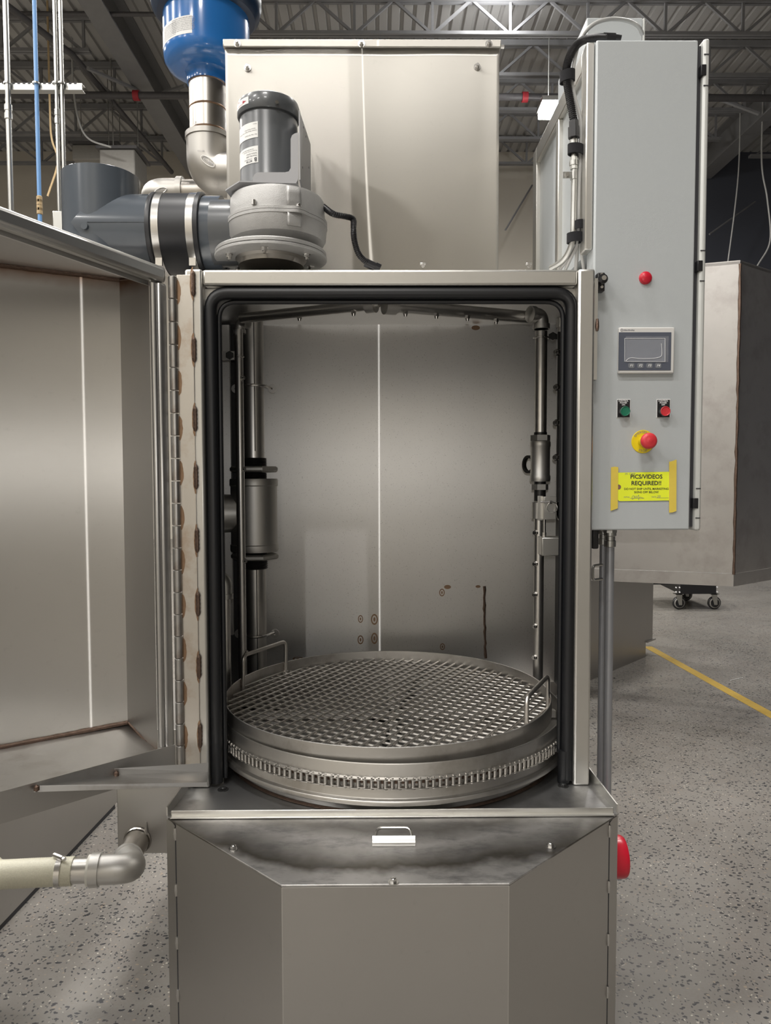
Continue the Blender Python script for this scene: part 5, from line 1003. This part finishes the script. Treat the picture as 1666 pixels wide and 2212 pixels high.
# yellow hang tag and its tapes
tc = [(1331, 1023), (1335, 1021), (1448, 1019), (1448, 1081), (1338, 1082.5), (1330, 1074), (1329, 1031)]
tg_ = thing('shipping_tag', 'bright yellow card tag taped below the emergency stop button', 'tag', P(1388, 1050, YC - 0.003))
b = MB(); b.prism([P(*q, YC - 0.0030) for q in tc], (0, 0.0012, 0)); ca = obj('card', b, M['tagpaper'], tg_, smooth=False)
c = P(1336.5, 1052, YC - 0.0031); b = MB(); b.lathe([(0.0005, 0.0006), (0.0062, 0.0006), (0.0064, 0.0)], c, 28, axis=(0, -1, 0)); obj('eyelet', b, M['brown'], tg_)
def tt_(s, px, py, size, **k): text(s, size, M[k.pop('mat', 'ink')], flat(P(px, py, YC - 0.0031)), tg_, **k)
tt_('PICS/VIDEOS', 1396.5, 1030, 0.0148, bold=0.00032, spacing=1.0); tt_('REQUIRED!!', 1396.5, 1044, 0.0148, bold=0.00032)
tt_('DO NOT SHIP UNTIL MARKETING', 1396.5, 1056.2, 0.00755, bold=0.0001); tt_('SIGNS OFF BELOW', 1396.5, 1063.3, 0.00755, bold=0.0001)
tt_('INITIAL', 1354.5, 1074, 0.0048, mat='inkgrey'); tt_('DATE', 1413, 1073.5, 0.0048, mat='inkgrey'); tt_('SN  C3979', 1361, 1023.8, 0.0058, mat='inkgrey', shear=0.3); tt_('23', 1423, 1073, 0.0085, mat='inkgrey', shear=0.2)
b = MB(); b.tube(curve_pts([P(*q, YC - 0.0034) for q in ((1369, 1070), (1366, 1073), (1366, 1078), (1369, 1077), (1371, 1071), (1372, 1076), (1375, 1071), (1376, 1076), (1380, 1069), (1380, 1080), (1382, 1074), (1391, 1076))]), 0.0004, 5); obj('handwriting', b, M['inkgrey'], tg_)
for x0_, x1_2, y_ in ((1362, 1392, 1076.3), (1418, 1445, 1075.3)):
    b = MB(); b.tube([P(x0_, y_, YC - 0.0034), P(x1_2, y_, YC - 0.0034)], 0.0003, 4); obj('signing_line', b, M['inkgrey'], tg_)
for pts, lab in (([(1320.5, 1009.5), (1328, 1008), (1336, 1009), (1335, 1098), (1327, 1101), (1319.5, 1103.5)], 'strip of yellow tape on the left end of the card tag'), ([(1446, 997.5), (1453, 996), (1462, 992.5), (1461.5, 1104), (1453, 1107), (1446, 1107.5)], 'strip of yellow tape on the right end of the card tag')):
    b = MB(); b.prism([P(*q, YC - 0.0044) for q in pts], (0, 0.0010, 0)); tag(obj('tape_strip', b, M['tape'], smooth=False), lab, 'tape')

# stainless stand frame on the left of the cabinet
xs0, xs1 = P(1264, 500, YC + 0.01).x, xc0 - 0.001; zst = zc1 + 0.0; Ys1 = 2.56
sf = thing('cabinet_stand', 'stainless steel side frame holding the control cabinet above the roof', 'frame', (xs0, 2.25, ZR))
b = MB(); b.box(xs0, xs1, YC + 0.01, YC + 0.06, ZR + 0.01, zst); obj('upright', b, M['frame'], sf, bevel=0.003)
b = MB(); b.box(xs0, xs1, Ys1 - 0.05, Ys1, ZR + 0.01, zst); obj('upright', b, M['frame'], sf, bevel=0.003)
b = MB(); b.box(xs0, xs1, 2.205, 2.235, ZR + 0.01, zst - 0.05); obj('upright', b, M['frame'], sf, bevel=0.003)
b = MB(); b.box(xs0, xs1, YC + 0.06, Ys1 - 0.05, zst - 0.05, zst); obj('top_rail', b, M['frame'], sf, bevel=0.003)
b = MB(); b.box(xs1 - 0.006, xs1, YC + 0.06, Ys1 - 0.05, ZR + 0.01, zst - 0.05); obj('back_sheet', b, M['grey'], sf)
# junction box on top
Yj = 2.18; c0, c1 = P(1268, 38, Yj), P(1388, 80, Yj)
jb = thing('junction_box', 'grey junction box on top of the control cabinet', 'box', ((c0.x + c1.x) / 2, Yj + 0.2, zc1 + 0.003))
b = MB(); b.box(c0.x, c1.x, Yj, Yj + 0.34, zc1 + 0.0001, c0.z); obj('body', b, M['grey'], jb, bevel=0.003)
b = MB(); b.box(c1.x + 0.0005, c1.x + 0.006, Yj - 0.004, Yj + 0.34, zc1 + 0.004, c0.z - 0.003); obj('cover', b, M['greylip'], jb, bevel=0.001)
# cables down the side of the stand
Yg = 1.97
cbl = [(1388, 74, 2.05), (1380, 58, 2.03), (1362, 47, 2.02), (1340, 42, 2.0), (1312, 42, 1.98), (1285, 51, 1.97), (1262, 72, 1.96), (1247, 105, 1.955), (1238, 150, 1.95), (1236, 175, 1.95), (1240, 205, 1.95), (1250, 240, 1.95), (1255, 270, 1.95), (1254, 330, 1.95), (1251, 400, 1.95), (1249, 475, 1.95), (1247, 540, 1.97), (1244, 585, 2.0)]
gc = thing('grey_cable', 'grey cable looping from the cabinet top and down beside the conduit', 'cable', P(1250, 400, 1.95))
b = MB(); b.tube(curve_pts([P(*q) for q in cbl], 8), 0.0052, 10); obj('jacket', b, M['cablegrey'], gc)
c = P(1385, 80, 2.05); c.z = zc1 + 0.001; b = MB(); b.lathe([(0.0005, 0.034), (0.008, 0.034), (0.011, 0.026), (0.013, 0.024), (0.013, 0.008), (0.016, 0.008), (0.016, 0.0)], c, 12); obj('cable_gland', b, M['black'], gc)
pp = curve_pts([P(*q) for q in ((1310, 82, 1.99), (1285, 82, 1.97), (1258, 88, 1.95), (1240, 105, 1.945), (1228, 130, 1.94), (1223, 160, 1.94), (1227, 190, 1.94), (1233, 225, 1.94), (1240, 262, 1.94))], 18)
bc_ = thing('black_conduit', 'black corrugated conduit bending over the cabinet corner into the steel tube', 'conduit', pp[60])
b = MB(); b.tube(pp, [0.0105 if i % 2 else 0.0085 for i in range(len(pp))], 16); obj('corrugated_sleeve', b, M['black'], bc_)
b = MB(); c = P(1240, 262, 1.94); c2 = P(1240, 300, 1.94); b.cyl(c, c + (c2 - c) * 0.35, 0.0125, 8); b.cyl(c + (c2 - c) * 0.35, c + (c2 - c) * 0.95, 0.0150, 8); obj('gland_nut', b, M['black'], bc_)
b = MB(); e = P(1312, 82, 1.99); b.cyl(e + V((-0.012, 0, 0)), e + V((0.02, 0, -0.001)), 0.0125, 8); b.cyl(e + V((0.02, 0, 0)), e + V((0.035, 0, -0.003)), 0.010, 10); obj('end_gland', b, M['black'], bc_)
tb = thing('steel_conduit', 'galvanised steel tube clipped to the cabinet stand below the black conduit', 'conduit', P(1240, 430, 1.945))
b = MB(); b.tube(curve_pts([P(*q) for q in ((1240, 300, 1.945), (1241, 380, 1.945), (1240, 450, 1.945), (1238, 510, 1.945), (1231, 540, 1.96), (1215, 564, 1.985), (1190, 580, 2.02))], 10), 0.0078, 14); obj('tube', b, M['galv'], tb)
for ya_, yb_, r_, nn_ in ((302, 318, 0.0105, 14), (340, 366, 0.0100, 8), (348, 358, 0.0115, 14)):
    b = MB(); b.cyl(P(1240, ya_, 1.945), P(1240, yb_, 1.945), r_, nn_); obj('connector', b, M['galv'], tb)
c = P(1224, 380, 1.945); b = MB(); b.box(c.x - 0.010, c.x + 0.012, 1.938, 1.941, c.z - 0.008, c.z + 0.008); b.cyl(P(1240, 372, 1.945), P(1240, 388, 1.945), 0.0092, 14); st2 = obj('strap_clip', b, M['galv'], tb)
b = MB(); b.cyl(c + V((0, -0.007, 0)), c + V((0, -0.011, 0)), 0.0055, 12); obj('clip_screw', b, M['bolt'], st2)
for k, pts in enumerate((((1252, 500, 1.955), (1246, 530, 1.96), (1232, 560, 1.975), (1222, 582, 2.0)), ((1254, 505, 1.955), (1256, 545, 1.96), (1262, 583, 1.98)), ((1237, 490, 1.96), (1236, 530, 1.965), (1226, 560, 1.98), (1210, 582, 2.01)))):
    b = MB(); b.tube(curve_pts([P(*q) for q in pts], 8), 0.0045, 8); tag(obj('grey_cable', b, M['cablegrey']), ['thin grey cable fanning out left below the lower strap', 'thin grey cable fanning out right below the lower strap', 'thin grey cable tucked behind the bend of the steel tube'][k], 'cable')
for k, (px, py, w, h_, tilt) in enumerate(((1226, 166, 16, 11, 0.15), (1244, 324, 17, 10, -0.1), (1250, 487, 11, 9, 0.1), (1242, 514, 17, 10, 0.05))):
    c = P(px, py, 1.945); n = 24; rx, ry, hh = m_(w, 1.945), 0.017, m_(h_, 1.945); b = MB(); vs = []
    for zz_ in (-hh, hh):
        for rr2 in (1.0, 0.82): vs += [c + V((rr2 * rx * cos(2 * pi * i / n), rr2 * ry * sin(2 * pi * i / n), zz_ + tilt * rr2 * rx * cos(2 * pi * i / n))) for i in range(n)]
    fs = []
    for i in range(n):
        j = (i + 1) % n
        fs += [(i, j, 2 * n + j, 2 * n + i), (n + j, n + i, 3 * n + i, 3 * n + j), (n + i, n + j, j, i), (2 * n + i, 2 * n + j, 3 * n + j, 3 * n + i)]
    b.add(vs, fs); tag(obj('cable_strap', b, M['velcro']), ['black strap round the corrugated conduit, topmost of four', 'black strap round the steel tube just below the conduit nut', 'narrow black strap round the thin cables, third from the top', 'black strap round tube and cables, lowest of four'][k], 'strap')
# limit switch at the frame corner
c = P(1300, 608, 1.87); ls = thing('limit_switch', 'small black door switch beside the top right corner of the door frame', 'switch', c)
b = MB(); b.box(c.x - 0.009, c.x + 0.009, 1.872, 1.897, P(1300, 628, 1.87).z, P(1300, 588, 1.87).z); obj('body', b, M['black'], ls, bevel=0.002)
b = MB(); cz = P(1302, 603, 1.86); b.cyl(cz + V((0, 0.012, 0)), cz + V((0, -0.006, 0)), 0.012, 18); obj('switch_head', b, M['black'], ls)
b = MB(); b.cyl(cz + V((0, -0.006, 0)), cz + V((0, -0.014, 0)), 0.006, 12); obj('plunger', b, M['bolt'], ls)
for py in (593, 620): b = MB(); q = P(1300, py, 1.872); b.cyl(q, q + V((0, -0.003, 0)), 0.0038, 10); obj('screw', b, M['bolt'], ls)
# conduits under the cabinet
for k, (px, r_, yy, lab) in enumerate(((1303, 0.0092, 2.06, 'rear grey steel conduit dropping from under the control cabinet'), (1318, 0.0118, 2.0, 'front grey steel conduit dropping from under the control cabinet'))):
    xx_ = P(px, 1180, yy).x; t = thing('floor_conduit', lab, 'conduit', (xx_, yy, 0)); b = MB(); b.cyl((xx_, yy, 0), (xx_, yy, zc0 - 0.003), r_, 16); obj('tube', b, M['conduit'], t)
    z1_ = zc0 - 0.002; b = MB(); b.lathe([(r_, -0.052), (r_ * 1.3, -0.05), (r_ * 1.3, -0.034), (r_ * 1.15, -0.033), (r_ * 1.15, -0.022), (r_ * 1.4, -0.02), (r_ * 1.4, -0.008), (r_, -0.006)], (xx_, yy, z1_), 16); k = obj('connector', b, M['galv'], t); b = MB(); b.cyl((xx_, yy, z1_ - 0.012), (xx_, yy, z1_), r_ * 1.6, 8); obj('lock_nut', b, M['galv'], k)
c = P(1288, 1166, 1.97); b = MB(); b.box(c.x - 0.010, c.x + 0.008, 1.97, 2.0, P(1288, 1186, 1.97).z, zc0 - 0.001); tag(obj('cable_plug', b, M['black'], bevel=0.004), 'small black plug under the left bottom corner of the control cabinet', 'plug')
zA, zB = P(1290, 1222, 1.95).z, P(1290, 1253, 1.95).z; xA, xB = P(1281, 1240, 1.95).x, P(1306, 1240, 1.95).x
b = MB(); b.tube(rounded([(xB, 1.972, zA), (xA, 1.95, zA), (xA, 1.95, zB), (xB, 1.972, zB)], 0.010), 0.0036, 8); tag(obj('conduit_clip', b, M['galv']), 'bent steel clip holding the conduits to the right door post', 'clip')
# red cap on the base side
zR, yR = P(1345, 1850, 1.80).z, 1.80
b = MB(); b.lathe([(0.02, 0.0), (0.0505, 0.0), (0.051, 0.034), (0.0500, 0.044), (0.047, 0.049), (0.035, 0.051), (0.0006, 0.052)], (0.5305, yR, zR), 48, axis=(1, 0, 0)); tag(obj('red_cap', b, M['red']), 'glossy round red cap on the right side of the base', 'cap')
for stem, g in (('roof_joist', 'open-web joists under the roof deck'), ('roof_girder', 'roof girders running away along the hall'), ('roof_brace', 'slanting braces at the girders'), ('wall_brace', 'slanting rods before the back walls'),
                ('sprinkler_pipe', 'dark pipes under the roof'), ('hanging_cable', 'cables hanging from the roof'), ('unit_heater', 'heater boxes hanging under the roof'), ('wall_conduit', 'galvanised conduits behind the open door'),
                ('cable_strap', 'black straps round the cables beside the cabinet'), ('tape_strip', 'yellow tape strips on the card tag'), ('grey_cable', 'grey cables beside the control cabinet'), ('floor_conduit', 'conduits under the control cabinet')):
    for o in bpy.data.objects:
        if o.parent is None and o.name.split('.')[0] == stem: o['group'] = g
bpy.context.view_layer.update()
